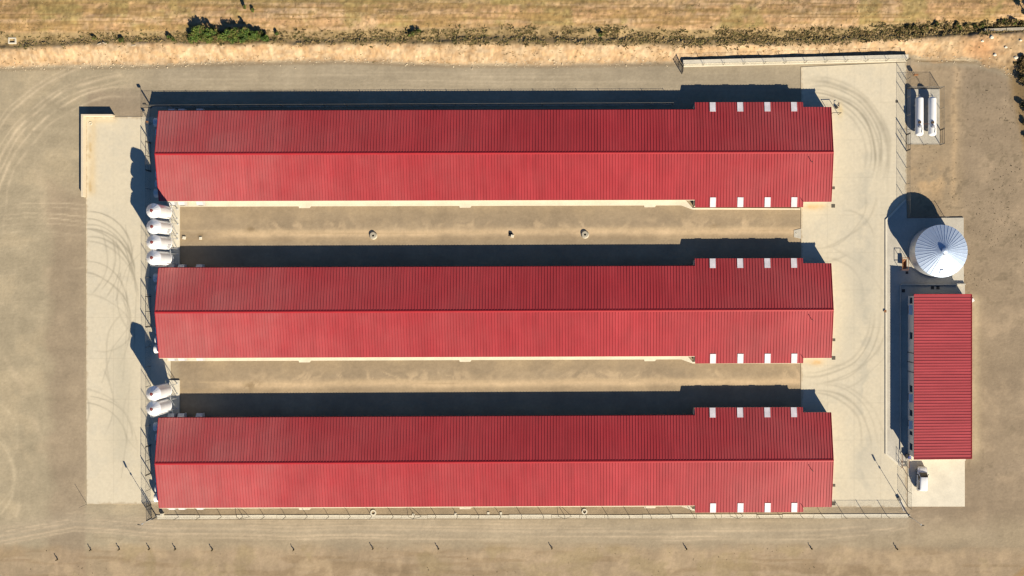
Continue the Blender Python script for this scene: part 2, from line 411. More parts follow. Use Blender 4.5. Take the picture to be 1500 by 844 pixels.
    c = blend(c, est*sstep(.60,.70,n3)*sstep(.45,.6,n1)*0.45, (0.135, 0.11, 0.075))
    c = blend(c, np.exp(-((X-1428)/7)**2)*sstep(425,440,Y)*sstep(690,660,Y)*0.55, (0.42, 0.35, 0.235))
    # strips between the sheds
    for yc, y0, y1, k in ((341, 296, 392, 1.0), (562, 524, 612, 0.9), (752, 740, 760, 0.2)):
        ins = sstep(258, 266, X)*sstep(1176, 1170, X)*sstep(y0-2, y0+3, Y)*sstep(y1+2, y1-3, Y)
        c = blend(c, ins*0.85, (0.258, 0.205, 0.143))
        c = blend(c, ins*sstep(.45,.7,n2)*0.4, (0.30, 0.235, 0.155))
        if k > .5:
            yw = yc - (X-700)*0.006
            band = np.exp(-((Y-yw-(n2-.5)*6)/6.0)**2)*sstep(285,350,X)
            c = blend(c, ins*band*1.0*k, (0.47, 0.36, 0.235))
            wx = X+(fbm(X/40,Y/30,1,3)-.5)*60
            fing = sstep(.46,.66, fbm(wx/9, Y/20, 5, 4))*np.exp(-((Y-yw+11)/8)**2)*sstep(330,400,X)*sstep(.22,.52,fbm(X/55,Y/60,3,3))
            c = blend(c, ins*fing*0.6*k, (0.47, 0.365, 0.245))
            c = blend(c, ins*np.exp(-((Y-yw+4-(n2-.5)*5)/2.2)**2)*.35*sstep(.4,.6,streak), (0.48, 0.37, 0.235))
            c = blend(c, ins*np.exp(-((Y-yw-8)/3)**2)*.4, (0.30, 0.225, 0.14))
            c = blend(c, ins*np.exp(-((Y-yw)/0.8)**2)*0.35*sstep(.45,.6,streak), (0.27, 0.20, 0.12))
    for bx, by, br in ((366,336,6),(373,335,4),(294,345,5),(1045,331,5),(365,566,9),(375,562,6),(250,0,1)):
        c = blend(c, np.exp(-((X-bx)**2+((Y-by)*1.5)**2)/br**2)*0.7*sstep(.35,.6,n3), (0.17, 0.125, 0.07))
    # bank, ditch and dry field
    cr = lut(X, CREST); fl = lut(X, FIELD)
    wob = (n2-.5)*8
    bank = sstep(f+0.5, f-4, Y+wob*0.6+(n3-.5)*5+((patch-.5)*20+(n2-.5)*18)*sstep(1320,1360,X))
    c = blend(c, bank, (0.385, 0.280, 0.175))
    c = blend(c, bank*sstep(.40,.60,patch)*0.6, (0.46, 0.355, 0.235))
    c = blend(c, bank*sstep(.55,.70,n3)*0.5, (0.30, 0.19, 0.095))
    c = blend(c, bank*sstep(.50,.64,fbm(X/12, Y/5, 5, 3))*0.55, (0.36, 0.23, 0.12))
    c = blend(c, bank*sstep(1340,1420,X)*0.5, (0.29, 0.205, 0.115))
    c = blend(c, bank*np.exp(-((X-1435)/26)**2-((Y-72)/16)**2)*0.7, (0.40, 0.21, 0.10))
    for yy, cc in ((86.5, (0.50, 0.40, 0.26)), (89.5, (0.16, 0.115, 0.06))):
        c = blend(c, np.exp(-((Y-yy-(X-1340)*.018-(n3-.5)*2)/1.0)**2)*sstep(1336,1346,X)*sstep(1436,1420,X)*.75, cc)
    dit = sstep(cr+3, cr-2, Y+wob*0.5)*sstep(fl-3, fl+3, Y+wob*0.4)
    c = blend(c, dit*0.85*np.clip(.55+1.0*n3,0,1), (0.200, 0.150, 0.072))
    c = blend(c, dit*sstep(.5,.66,patch)*0.5, (0.33, 0.24, 0.125))
    fld = sstep(fl+2, fl-3, Y+wob*0.4)
    c = blend(c, fld, (0.375, 0.240, 0.130))
    c = blend(c, fld*sstep(.42,.60,streak)*0.8, (0.285, 0.19, 0.088))
    c = blend(c, fld*sstep(.50,.62,fbm(X/220, Y/7, 0, 3))*0.6, (0.43, 0.305, 0.19))
    c = blend(c, fld*sstep(.50,.64,patch)*sstep(.35,.55,n1)*0.55, (0.44, 0.32, 0.20))
    c = blend(c, fld*sstep(.54,.66,n2)*0.6, (0.215, 0.185, 0.065))
    c = blend(c, fld*sstep(.52,.62,fbm(X/70, Y/2.2, 1, 3))*0.75, (0.22, 0.145, 0.06))
    c = blend(c, fld*sstep(.56,.66,fbm(X/3.5, Y/3, 4, 2))*0.45, (0.22, 0.15, 0.06))
    c = blend(c, fld*sstep(14,4,Y+(n2-.5)*8)*sstep(700,200,np.abs(X-500))*0.45, (0.265, 0.22, 0.085))
    for yy, x0, x1 in ((5,-200,240),(3.5,480,700),(21,1050,1300),(12,250,420)):
        c = blend(c, np.exp(-((Y-yy-(n1-.5)*5)/0.9)**2)*sstep(x0,x0+60,X)*sstep(x1,x1-60,X)*0.7, (0.20, 0.15, 0.07))
    redge = lut(Y, [(90,1470),(140,1484),(200,1496),(260,1510),(330,1530)])
    c = blend(c, sstep(-6, 8, X-redge+(n2-.5)*14)*sstep(330,280,Y)*sstep(85,110,Y)*0.85, (0.24, 0.165, 0.08))
    e2 = lut(Y, [(760,1580),(800,1530),(844,1482),(900,1450)])
    c = blend(c, sstep(-4, 6, X-e2+(n2-.5)*14)*sstep(790,825,Y)*0.8, (0.40, 0.27, 0.14))
    gr = fbm(X/2.6, Y/3.4, 1, 2); g2 = fbm(X/3.2, Y/7, 3, 2)
    wild = sstep(f+2, f-4, Y)
    c *= (1+wild*((gr-.5)*.65+(g2-.5)*.45))[..., None]
    n6 = fbm(X/60, Y/18, 5, 4); n7 = fbm(X/11, Y/26, 0, 3)
    c *= (0.93 + 0.14*n3)[..., None]
    c *= (0.88 + 0.24*n2)[..., None]
    c *= (0.85 + 0.30*n6)[..., None]
    c *= (0.93 + 0.14*n7)[..., None]
    c *= np.array((1.14, 1.115, 1.055), dtype=np.float32)
    return c

def grid_mesh(name, xs, ys, zfun, cfun, material):
    """xs, ys in plan units; y runs south"""
    X, Y = np.meshgrid(np.asarray(xs, dtype=np.float32), np.asarray(ys, dtype=np.float32))
    Z = zfun(X, Y).astype(np.float32)
    return grid_from(name, X, Y, Z, cfun(X, Y), material)
def grid_from(name, X, Y, Z, C, material):
    ny, nx = X.shape
    co = np.stack([(X-750)/U, (422-Y)/U, Z], -1).reshape(-1, 3).astype(np.float32)
    idx = np.arange(nx*ny, dtype=np.int32).reshape(ny, nx)
    q = np.stack([idx[1:, :-1], idx[1:, 1:], idx[:-1, 1:], idx[:-1, :-1]], -1).reshape(-1, 4)
    me = bpy.data.meshes.new(name)
    me.vertices.add(len(co)); me.vertices.foreach_set('co', co.ravel())
    me.loops.add(q.size); me.loops.foreach_set('vertex_index', q.ravel())
    me.polygons.add(len(q)); me.polygons.foreach_set('loop_start', np.arange(0, q.size, 4, dtype=np.int32))
    me.update(calc_edges=True)
    a = me.color_attributes.new('Col', 'FLOAT_COLOR', 'POINT')
    rgba = np.ones((len(co), 4), dtype=np.float32); rgba[:, :3] = np.clip(C.reshape(-1, 3), 0, 1)
    a.data.foreach_set('color', rgba.ravel())
    me.polygons.foreach_set('use_smooth', np.ones(len(q), dtype=bool))
    me.materials.append(material); me.validate(); me.update()
    return link_mesh(name, me)

far = [-24000, -12000, -6000, -3000, -1500, -800, -450, -250, -150, -100, -60]
gx = far + list(np.arange(-40, 1541, 2.0)) + [1500+(-p) for p in reversed(far)]
gy = far + list(np.arange(-40, 885, 2.0)) + [844+(-p) for p in reversed(far)]
ground = grid_mesh('ground', gx, gy, terrain, ground_colour, M['ground'])
tag(ground, 'tan gravel yard, tracks and dry field around the sheds', 'ground', kind='structure')

# ---------------------------------------------------------------- concrete yards with tyre marks
def slab_base(X, Y):
    n1 = fbm(X/70, Y/70, 1, 4); n2 = fbm(X/16, Y/16, 2, 4); n3 = fbm(X/3.5, Y/3.5, 3, 3)
    c = np.empty(X.shape+(3,), dtype=np.float32); c[...] = (0.53, 0.485, 0.385)
    c = blend(c, sstep(.42,.62,n1)*0.55, (0.575, 0.52, 0.405))
    c = blend(c, sstep(.5,.68,n2)*0.35, (0.485, 0.455, 0.375))
    c *= (0.94+0.12*n3)[..., None]
    return c, n1, n2, n3
def slab_edges(c, X, Y, n2, n3, x0, x1, y0, y1, jx, jy):
    for j in jx: c = blend(c, np.exp(-((X-j)/.55)**2)*.22*(.3+n2), (0.30, 0.27, 0.21))
    for j in jy: c = blend(c, np.exp(-((Y-j)/.55)**2)*.22*(.3+n2), (0.30, 0.27, 0.21))
    e = np.minimum(np.minimum(X-x0, x1-X), np.minimum(Y-y0, y1-Y))
    return blend(c, sstep(3.2, 0, e+(n3-.5)*5+(n2-.5)*4)*.7, (0.36, 0.285, 0.19))
SLAB_TINT = np.array((1.10, 1.08, 1.03), dtype=np.float32)
DARK = (0.225, 0.205, 0.16)
def west_colour(X, Y):
    c, n1, n2, n3 = slab_base(X, Y)
    for cx, cy, r, k in ((128,376,66,.7),(126,388,68,.75),(124,394,66,.65),(130,402,68,.75),(120,408,73,.6),(126,418,72,.6),(118,436,84,.4),
                         (126,446,62,.55),(120,470,70,.6),(124,505,74,.3),(132,640,60,.6),(124,650,60,.6),(110,660,92,.3)):
        c = blend(c, ring(X, Y, cx, cy, r, 0.95, -96, 6)*k*(.45+.9*n2), DARK)
    for cx, cy, r, a0, a1, k in ((90,370,80,-20,45,.5),(84,380,92,-25,40,.45),(72,372,86,-30,50,.35),(80,590,88,-40,30,.35),(60,600,70,-60,40,.4),
                                 (240,520,85,150,230,.35),(262,430,90,140,205,.35),(250,610,70,130,215,.3),(150,470,46,10,110,.3),(86,480,104,-30,35,.35)):
        c = blend(c, ring(X, Y, cx, cy, r, 0.9, a0, a1)*k*(.45+.9*n2), DARK)
    for p in (((196,360),(185,420),(190,500)),((184,330),(200,430),(196,520)),((176,400),(187,470),(180,560)),((190,560),(186,640),(178,700)),((205,372),(186,392),(170,440)),((150,560),(165,510),(196,470))):
        c = blend(c, seg(X, Y, p, 1.0)*.35*(.3+.9*n2), DARK)
    soft = np.exp(-((X-180)/20)**2)*sstep(330,400,Y)*sstep(720,640,Y)*sstep(.4,.65,n1)
    c = blend(c, soft*.55, (0.40, 0.375, 0.30))
    for bx, by, sx, sy, k in ((132,214,2.5,7,.8),(133,220,1.6,3,.9),(131,229,2.4,4,.7),(132,272,3.0,8,.8),(133,279,1.8,3,.9),(131,200,2.5,4,.4),(133,250,3,9,.3)):
        c = blend(c, np.exp(-((X-bx-(n3-.5)*3)/sx)**2-((Y-by)/sy)**2)*k*(.4+.9*n3), (0.36, 0.26, 0.13))
    c = blend(c, np.exp(-((X-136-(n2-.5)*5)/5)**2)*sstep(172,182,Y)*sstep(292,280,Y)*.45, (0.56, 0.43, 0.24))
    c = blend(c, np.exp(-((Y-177)/3.5)**2)*sstep(128,132,X)*sstep(180,165,X)*.35, (0.55, 0.43, 0.25))
    c = blend(c, sstep(128.5,126,X)*.35, (0.55, 0.40, 0.22))
    c = slab_edges(c, X, Y, n2, n3, 125.5, 400, 171, 738.5, (166.5,), (225,285,345,405,465,525,585,645,700))
    return c*SLAB_TINT
def east_colour(X, Y):
    c, n1, n2, n3 = slab_base(X, Y)
    for r, w, k in ((74,1.5,.25),(84,1.0,.4),(89,1.4,.75),(94,1.2,.4),(99,1.4,.5),(106,2.6,.55),(111,1.4,.3)):
        c = blend(c, ring(X, Y, 1194, 226, r, w, -100, 22)*k*(.45+.9*n2), DARK)
    for cx, cy, r, a0, a1, k in ((1190,462,84,-5,100,.35),(1190,462,90,-5,105,.45),(1192,466,96,0,95,.35),(1200,462,98,-5,90,.3),(1205,470,104,0,80,.2),
                                 (1192,648,72,-95,10,.35),(1196,650,80,-100,10,.45),(1200,648,86,-95,5,.3),(1205,652,92,-90,0,.2),
                                 (1190,290,78,-10,80,.25),(1194,270,92,10,95,.3),(1200,440,66,-85,5,.3),(1190,470,110,-80,-10,.2),(1240,350,40,-95,0,.3),(1215,320,62,60,120,.25)):
        c = blend(c, ring(X, Y, cx, cy, r, 1.2, a0, a1)*k*(.45+.9*n2), DARK)
    for p, k in ((((1302,230),(1297,330),(1290,450)),.25),(((1284,210),(1284,300),(1278,420)),.25),(((1294,240),(1291,360),(1286,520)),.2),(((1260,220),(1258,330),(1262,430)),.15)):
        c = blend(c, seg(X, Y, p, 2.2)*k*(.3+.9*n2), (0.40, 0.37, 0.29))
    soft = np.exp(-((X-1264)/26)**2)*sstep(180,260,Y)*sstep(740,660,Y)*sstep(.38,.62,n1)
    c = blend(c, soft*.60, (0.40, 0.385, 0.33))
    c = blend(c, np.exp(-((X-1262-(n2-.5)*22)/9)**2)*sstep(190,260,Y)*sstep(740,690,Y)*sstep(.42,.62,n2)*.45, (0.37, 0.355, 0.30))
    for by in (303, 531, 748):
        c = blend(c, np.exp(-((X-1194-(n2-.5)*20)/15)**2-((Y-by)/4.5)**2)*.9*(.35+.8*n3), (0.52, 0.34, 0.15))
    for by in (168, 470, 250, 690):
        c = blend(c, np.exp(-((X-1219)/3.5)**2-((Y-by)/26)**2)*.35, (0.60, 0.48, 0.33))
    c = blend(c, np.exp(-((X-1231)/4)**2-((Y-162)/10)**2)*.5, (0.60, 0.46, 0.20))
    c = slab_edges(c, X, Y, n2, n3, 1173, 1328, 90, 743, (1212,1251,1290), (150,205,260,315,370,425,480,535,590,645,700))
    return c*SLAB_TINT
def patch_grid(name, corners, z, step, cfun, skirt=0.25):
    """bilinear patch from NW, NE, SE, SW plan corners, with a skirt so it reads as a slab"""
    (ax, ay), (bx, by), (cx, cy), (dx, dy) = corners
    nu = max(2, int(max(abs(bx-ax), abs(cx-dx))/step)); nv = max(2, int(max(abs(dy-ay), abs(cy-by))/step))
    u = np.linspace(0, 1, nu+1); v = np.linspace(0, 1, nv+1)
    u = np.concatenate([[0], u, [1]]); v = np.concatenate([[0], v, [1]])
    Uu, V = np.meshgrid(u.astype(np.float32), v.astype(np.float32))
    X = (ax*(1-Uu)+bx*Uu)*(1-V) + (dx*(1-Uu)+cx*Uu)*V
    Y = (ay*(1-Uu)+by*Uu)*(1-V) + (dy*(1-Uu)+cy*Uu)*V
    Z = np.full(X.shape, z, dtype=np.float32)
    Z[0, :] -= skirt; Z[-1, :] -= skirt; Z[:, 0] -= skirt; Z[:, -1] -= skirt
    o = grid_from(name, X, Y, Z, cfun(X, Y), M['yard'])
    o.data.polygons.foreach_set('use_smooth', np.zeros(len(o.data.polygons), dtype=bool))
    return o
z_yard = 0.07
tag(patch_grid('west_concrete_yard', [(125.5,171),(209,171),(209,738.5),(127,738.5)], z_yard, 1.3, west_colour), 'pale concrete yard with tyre marks west of the sheds', 'pavement', kind='structure')
tag(patch_grid('west_fan_strip', [(209,158.5),(250,158.5),(250,739),(209,738.5)], z_yard, 2.0, west_colour), 'concrete strip under the west gables of the sheds', 'pavement', kind='structure')
tag(patch_grid('east_concrete_yard', [(1173,98.5),(1327.5,91.5),(1329,743),(1173,743)], z_yard, 1.3, east_colour), 'pale concrete yard with curved tyre marks east of the sheds', 'pavement', kind='structure')
def plain_slab(name, pts, z, material, label):
    p = [((x-750)/U, (422-y)/U) for x, y in pts]
    if sum(p[i][0]*p[(i+1) % len(p)][1]-p[(i+1) % len(p)][0]*p[i][1] for i in range(len(p))) < 0: p = p[::-1]
    o = MB().prism(p, -0.2, z).build(name, material)
    return tag(o, label, 'pavement', kind='structure')
plain_slab('raised_platform', [(1299,323),(1327,294),(1328,320),(1411,319),(1412,672),(1333,672.5),(1320,682),(1299,664)], 0.20, M['concrete'], 'raised concrete platform around the metal silo and service building')
plain_slab('platform_kerb', [(1296.5,322),(1326,291.5),(1327,294),(1299,323),(1299,664),(1320,682),(1318.5,684.5),(1296.5,665.5)], 0.235, M['pale_concrete'], 'narrow pale kerb along the edge of the raised platform')
plain_slab('parking_slab', [(1329.5,672.5),(1413,673),(1413,742),(1329.5,742)], 0.10, M['pale_concrete'], 'pale concrete parking slab under the white van')
plain_slab('gas_tank_slab', [(1328.5,131),(1376,131),(1376,211.5),(1328.5,211.5)], 0.16, M['concrete'], 'concrete slab under the two white gas tanks')
plain_slab('silo_slab', [(246,297),(263.5,297),(263.5,389),(246,389)], 0.20, M['pale_concrete'], 'narrow concrete slab under the row of four feed silos')
plain_slab('silo_slab', [(246,557),(263.5,557),(263.5,612),(246,612)], 0.24, M['pale_concrete'], 'narrow concrete slab under the pair of feed silos')
plain_slab('drain_tab', [(1163,337.5),(1173.5,335),(1173.5,350),(1163,347.5)], 0.06, M['concrete'], 'small concrete tongue with a drain hole at the yard edge')
b = W(1166.5, 342.2)
plain_slab('building_step', [(1334.5,664.5),(1413.5,664.5),(1414,674.5),(1334.5,674.5)], 0.215, M['pale_concrete'], 'pale concrete step along the south end of the service building')

# ---------------------------------------------------------------- the three long sheds
SHED_L = 121.15
Z_RIDGE = 4.25; SLOPE = 0.186
HN, HS = 7.95, 8.30                      # plan half-widths to the north and south eaves
SECT = [(0.0, 96.6, 0.0), (96.6, 116.1, 1.35), (116.1, SHED_L, 0.42)]   # x from, x to, how far the eave runs on

def slope_mesh(side):
    """roof sheet on one slope: outline steps out over the annex"""
    half = HN if side > 0 else HS
    mb = MB()
    for x0, x1, ex in SECT:
        y1 = (half+ex)
        z0 = Z_RIDGE; z1 = Z_RIDGE - SLOPE*y1
        t = 0.07
        vs = [(x0,0,z0),(x1,0,z0),(x1,side*y1,z1),(x0,side*y1,z1)]
        vs += [(x,y,z-t) for x, y, z in vs]
        fs = [(0,1,2,3),(7,6,5,4),(0,4,5,1),(1,5,6,2),(2,6,7,3),(3,7,4,0)]
        if side > 0: fs = [tuple(reversed(q)) for q in fs]
        mb.add(vs, fs)
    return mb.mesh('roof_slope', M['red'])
def rib_mesh(side):
    half = HN if side > 0 else HS
    mb = MB(); h = 0.066; wb = 0.05; wt = 0.026
    x = 0.06
    while x < SHED_L - 0.03:
        ex = [e for a, c, e in SECT if a <= x < c+1e-6][0]
        y1 = half + ex - 0.01
        vs = []
        for y in (0.12, y1):
            z = Z_RIDGE - SLOPE*y
            vs += [(x-wb, side*y, z-0.003), (x-wt, side*y, z+h), (x+wt, side*y, z+h), (x+wb, side*y, z-0.003)]
        fs = [(0,4,5,1),(1,5,6,2),(2,6,7,3),(4,7,6,5)]
        if side < 0: fs = [tuple(reversed(q)) for q in fs]
        mb.add(vs, fs)
        x += 0.5268
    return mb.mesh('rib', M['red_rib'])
def gable_poly(x, t, zb, half_n, half_s, inset):
    """gable wall outline in the yz plane at x, thickness t"""
    pts = [(half_n-inset, zb), (half_n-inset, Z_RIDGE-SLOPE*(half_n-inset)-0.08), (0, Z_RIDGE-0.08), (-(half_s-inset), Z_RIDGE-SLOPE*(half_s-inset)-0.08), (-(half_s-inset), zb)]
    n = len(pts); vs = [(x, y, z) for y, z in pts] + [(x+t, y, z) for y, z in pts]
    fs = [tuple(range(n)), tuple(reversed(range(n, 2*n)))] + [(i, n+i, n+(i+1) % n, (i+1) % n) for i in range(n)]
    return MB().add(vs, fs)

def make_shed():
    t = thing('poultry_shed', (0,0,0), 'shed', 'shed')
    inset = 0.30
    for side, half in ((1, HN), (-1, HS)):
        sl = link_mesh('roof_slope', slope_mesh(side), t)
        rb = link_mesh('rib', rib_mesh(side), sl); rb['kind'] = 'stuff'
        for cx in (99.8, 104.75, 109.65, 114.45):
            y1 = half + 1.35 - 0.02; y0 = y1 - 1.72
            za = Z_RIDGE-SLOPE*y0+0.085; zb = Z_RIDGE-SLOPE*y1+0.085
            m = MB(); w = 0.48
            vs = [(cx-w,side*y0,za),(cx+w,side*y0,za),(cx+w,side*y1,zb),(cx-w,side*y1,zb)]
            vs += [(x,y,z-0.06) for x, y, z in vs]
            fs = [(0,1,2,3),(7,6,5,4),(0,4,5,1),(1,5,6,2),(2,6,7,3),(3,7,4,0)]
            if side > 0: fs = [tuple(reversed(q)) for q in fs]
            m.add(vs, fs)
            for e0, e1 in ((cx-w-.05, cx-w), (cx+w, cx+w+.05)):
                q = [(e0,side*y0,za+.02),(e1,side*y0,za+.02),(e1,side*y1,zb+.02),(e0,side*y1,zb+.02)]; q += [(x,y,z-.085) for x,y,z in q]
                m.add(q, fs)
            m.build('skylight', M['skylight'], sl)
        # walls, stepped with the annex
        for x0, x1, ex in SECT:
            yo = half + ex - inset; zt = Z_RIDGE - SLOPE*yo - 0.09
            m = MB()
            a, c = sorted((side*yo, side*(yo-0.18)))
            m.box(x0 + (0.15 if x0 == 0 else 0), x1 - (0.15 if x1 == SHED_L else 0), a, c, 0.0, zt)
            m.build('side_wall', M['cream_wall'], t)
        for x0, e0, e1 in ((96.6, 0.0, 1.35), (116.1, 0.42, 1.35)):
            a, c = sorted((side*(half+e0-inset), side*(half+e1-inset-0.19)))
            MB().box(x0-0.09 if x0 < 100 else x0-0.1, x0+0.1, a, c, 0.0, Z_RIDGE-SLOPE*(half+1.35)-0.12).build('annex_wall', M['cream_wall'], t)
        # gutter along the main eave
        zg = Z_RIDGE - SLOPE*half - 0.12
        MB().tube((0.0, side*(half+0.04), zg), (96.5, side*(half+0.04), zg), 0.07, 6).build('gutter', M['cream_wall'] if side < 0 else M['red_cap'], t)
        # concrete walk along the wall foot, wider towards the annex
        s = side; w = half + 0.78
        pts = [(0.2, s*(half-inset-0.02)), (95.0, s*(half-inset-0.02)), (96.4, s*(half+1.25)), (116.1, s*(half+1.40)), (116.1, s*(half+1.62)), (96.4, s*(half+1.55)), (94.3, s*w), (0.2, s*w)]
        if s > 0: pts = pts[::-1]
        pts = pts if s < 0 else pts
        area = sum(pts[i][0]*pts[(i+1) % 8][1]-pts[(i+1) % 8][0]*pts[i][1] for i in range(8))
        if area < 0: pts = pts[::-1]
        if side < 0: MB().prism(pts, -0.1, 0.16).build('walkway', M['pale_concrete'], t)
        if side < 0:
            for cx in (25.4, 54.8, 88.6):
                MB().prism([(cx-1.0,-w-0.32),(cx+0.9,-w-0.32),(cx+1.15,-w+0.02),(cx-1.1,-w+0.02)], -0.1, 0.13).build('step', M['pale_concrete'], t)
        # hooded side fans near the west end
        for k, cx in enumerate((1.75, 3.55, 6.85)):
            h = MB(); y0 = half-inset+0.005; y1 = half + 0.62
            vs = [(cx-.62,s*y0,.55),(cx+.62,s*y0,.55),(cx+.62,s*y1,.75),(cx-.62,s*y1,.75),(cx-.62,s*y0,2.05),(cx+.62,s*y0,2.05),(cx+.55,s*y1,1.55),(cx-.55,s*y1,1.55)]
            fs = [(3,2,1,0),(4,5,6,7),(0,1,5,4),(1,2,6,5),(2,3,7,6),(3,0,4,7)]
            if s > 0: fs = [tuple(reversed(q)) for q in fs]
            fh = h.add(vs, fs).build('side_fan', M['grey_plastic'], t)
            MB().box(cx-.40, cx+.40, *sorted((s*(y1+0.004), s*(y1+0.03))), .85, 1.45).build('shutter', M['dark_steel'], fh)
    # ridge cap: folded strip
    m = MB()
    vs = []
    for x in (-0.03, SHED_L+0.03):
        for y, z in ((0.24, Z_RIDGE-SLOPE*0.24+0.055), (0.03, Z_RIDGE+0.10), (-0.03, Z_RIDGE+0.10), (-0.24, Z_RIDGE-SLOPE*0.24+0.055), (-0.24, Z_RIDGE-SLOPE*0.24-0.01), (0.24, Z_RIDGE-SLOPE*0.24-0.01)):
            vs.append((x, y, z))
    fs = [(i, i+6, (i+1) % 6+6, (i+1) % 6) for i in range(6)] + [(0,1,2,3,4,5), (11,10,9,8,7,6)]
    m.add(vs, fs).build('ridge_cap', M['red_cap'], t)
    gable_poly(0.16, 0.18, 0.0, HN, HS, inset+0.19).build('gable_wall', M['cream_wall'], t)
    gable_poly(SHED_L-0.34, 0.18, 0.0, HN+0.42, HS+0.42, inset+0.19).build('gable_wall', M['cream_wall'], t)
    # verge trim at both ends
    for x in (-0.02, SHED_L-0.08):
        for side, half in ((1, HN + (0.42 if x > 1 else 0)), (-1, HS + (0.42 if x > 1 else 0))):
            vs = []
            for y in (0.25, half-0.02):
                z = Z_RIDGE-SLOPE*y
                vs += [(x, side*y, z-0.14), (x+0.10, side*y, z-0.14), (x+0.10, side*y, z+0.09), (x, side*y, z+0.09)]
            fs = [(0,1,5,4),(1,2,6,5),(2,3,7,6),(3,0,4,7),(3,2,1,0),(4,5,6,7)]
            if side < 0: fs = [tuple(reversed(q)) for q in fs]
            MB().add(vs, fs).build('verge_trim', M['red_cap'], t)
    # end door
    d = MB().box(SHED_L-0.15, SHED_L-0.10, -1.6, 1.6, 0.02, 2.9).build('door', M['white_plastic'], t)
    # cone fans on the west gable
    for k, (y, r, ln) in enumerate(((6.15,.78,1.55),(4.25,.70,1.2),(2.45,.70,1.15),(-1.55,.70,1.15),(-3.35,.72,1.25),(-5.05,.72,1.3),(-6.75,.78,1.5))):
        mt = Matrix.Translation((0.155, y, 1.22)) @ Matrix.Rotation(-PI/2, 4, 'Y')
        f = MB().lathe([(r*0.80, 0.0), (r*0.80, 0.25), (r, ln), (r+0.03, ln), (r*0.84, 0.24), (r*0.84, 0.0)], 20, mt).build('gable_fan', M['white_plastic'], t, smooth=True)
        MB().lathe([(0.001, 0.20), (r*0.79, 0.20), (r*0.79, 0.16), (0.001, 0.16)], 16, mt).build('fan_shutter', M['dark_steel'], f)
        hub = MB()
        for a in range(6):
            c, s = math.cos(a*PI/3), math.sin(a*PI/3)
            hub.tube(mt @ Vector((0.1*c, 0.1*s, 0.3)), mt @ Vector((r*.75*c, r*.75*s, 0.34)), 0.05, 4)
        hub.build('fan_blade', M['steel'], f)
    # flue with stay on the south slope near the east end
    y = -1.7; z = Z_RIDGE + SLOPE*y
    fl = MB().tube((117.25, y, z), (117.25, y, z+0.75), 0.04, 8).tube((117.25, y, z+0.75), (117.25, y, z+0.82), 0.08, 8).build('flue', M['dark_steel'], t)
    MB().tube((117.25, y, z+0.6), (117.75, y-0.4, z-0.05), 0.015, 4).build('stay', M['dark_steel'], fl)
    MB().tube((115.95, -8.6, Z_RIDGE-SLOPE*8.6), (115.95, -8.6, Z_RIDGE-SLOPE*8.6+0.55), 0.05, 6).build('flue', M['dark_steel'], t)
    return t

shed = make_shed()
SHEDS = []
for k, (yl, yr, lab) in enumerate(((230.2, 227.8, 'long red roofed shed nearest the bank, its north eave beside the gravel track'),
                                   (456.4, 453.0, 'middle one of the three long red roofed sheds, between the two silo rows'),
                                   (672.6, 668.0, 'long red roofed shed at the bottom, beside the fence with a pale footing'))):
    o = shed if k == 0 else dup(shed)
    o.location = W(243.0, yl)
    o.rotation_euler = (0, 0, math.atan2(yl-yr, 969.3))
    o['label'] = lab; o['group'] = 'long red roofed sheds'
    SHEDS.append(o)

# ---------------------------------------------------------------- feed silos on legs
def make_feed_silo():
    t = thing('feed_silo', (0,0,0), 'silo', 'silo')
    r = 1.25; zc, ze, za = 3.05, 7.35, 8.15
    prof = []
    nb = 30
    for i in range(nb+1):
        z = zc + (ze-zc)*i/nb
        prof.append((r + (0.012 if i % 2 else -0.004), z))
    MB().lathe(prof, 32).build('body', M['silo_white'], t, smooth=True)
    MB().lathe([(0.22, 1.05), (0.24, 1.25), (r-0.01, zc), (r+0.035, zc+0.03), (r+0.035, zc+0.10), (r-0.01, zc+0.10)], 32).build('hopper', M['silo_white'], t, smooth=True)
    rf = MB().lathe([(r+0.05, ze-0.06), (r+0.06, ze), (0.38, za), (0.38, za+0.06), (0.30, za+0.06)], 32).build('roof', M['silo_white'], t, smooth=True)
    for i in range(16):
        a = 2*PI*(i+.5)/16
        c, s = math.cos(a), math.sin(a)
        MB().tube((c*(r+.05), s*(r+.05), ze+.015), (c*.40, s*.40, za+.015), 0.018, 4).build('seam', M['silo_white'], rf)
    MB().lathe([(0.24, za+0.05), (0.25, za+0.12), (0.15, za+0.17), (0.001, za+0.18)], 20).build('lid', M['silo_red'], t, smooth=True)
    for a in (45, 135, 225, 315):
        c, s = math.cos(math.radians(a)), math.sin(math.radians(a))
        MB().tube((c*(r+.05), s*(r+.05), 0.24), (c*(r+.05), s*(r+.05), 4.2), 0.065, 6).box(c*(r+.05)-.14, c*(r+.05)+.14, s*(r+.05)-.14, s*(r+.05)+.14, 0.20, 0.26).build('leg', M['galv_wall'], t)
    br = MB()
    for a in (45, 135, 225, 315):
        p = Vector((math.cos(math.radians(a)), math.sin(math.radians(a)), 0))*(r+.05)
        q = Vector((math.cos(math.radians(a+90)), math.sin(math.radians(a+90)), 0))*(r+.05)
        MB().tube(p+Vector((0,0,.45)), q+Vector((0,0,2.7)), 0.03, 5).tube(p+Vector((0,0,2.9)), q+Vector((0,0,2.9)), 0.04, 5).build('brace', M['galv_wall'], t)
    # ladder on the south side, continued up the roof
    ld = MB()
    for dx in (-.2, .2):
        ld.tube((dx, -r-.20, 0.3), (dx, -r-.20, ze+.5), 0.025, 5)
        ld.tube((dx, -r-.20, ze+.5), (dx, -.55, za+.25), 0.02, 5)
    for i in range(26): ld.tube((-.2, -r-.20, .5+i*.28), (.2, -r-.20, .5+i*.28), 0.018, 4)
    for z in (3.5, 5.2, 6.9): ld.tube((0, -r-.20, z), (0, -r+.05, z), .025, 4)
    ld.build('ladder', M['galv_wall'], t)
    return t
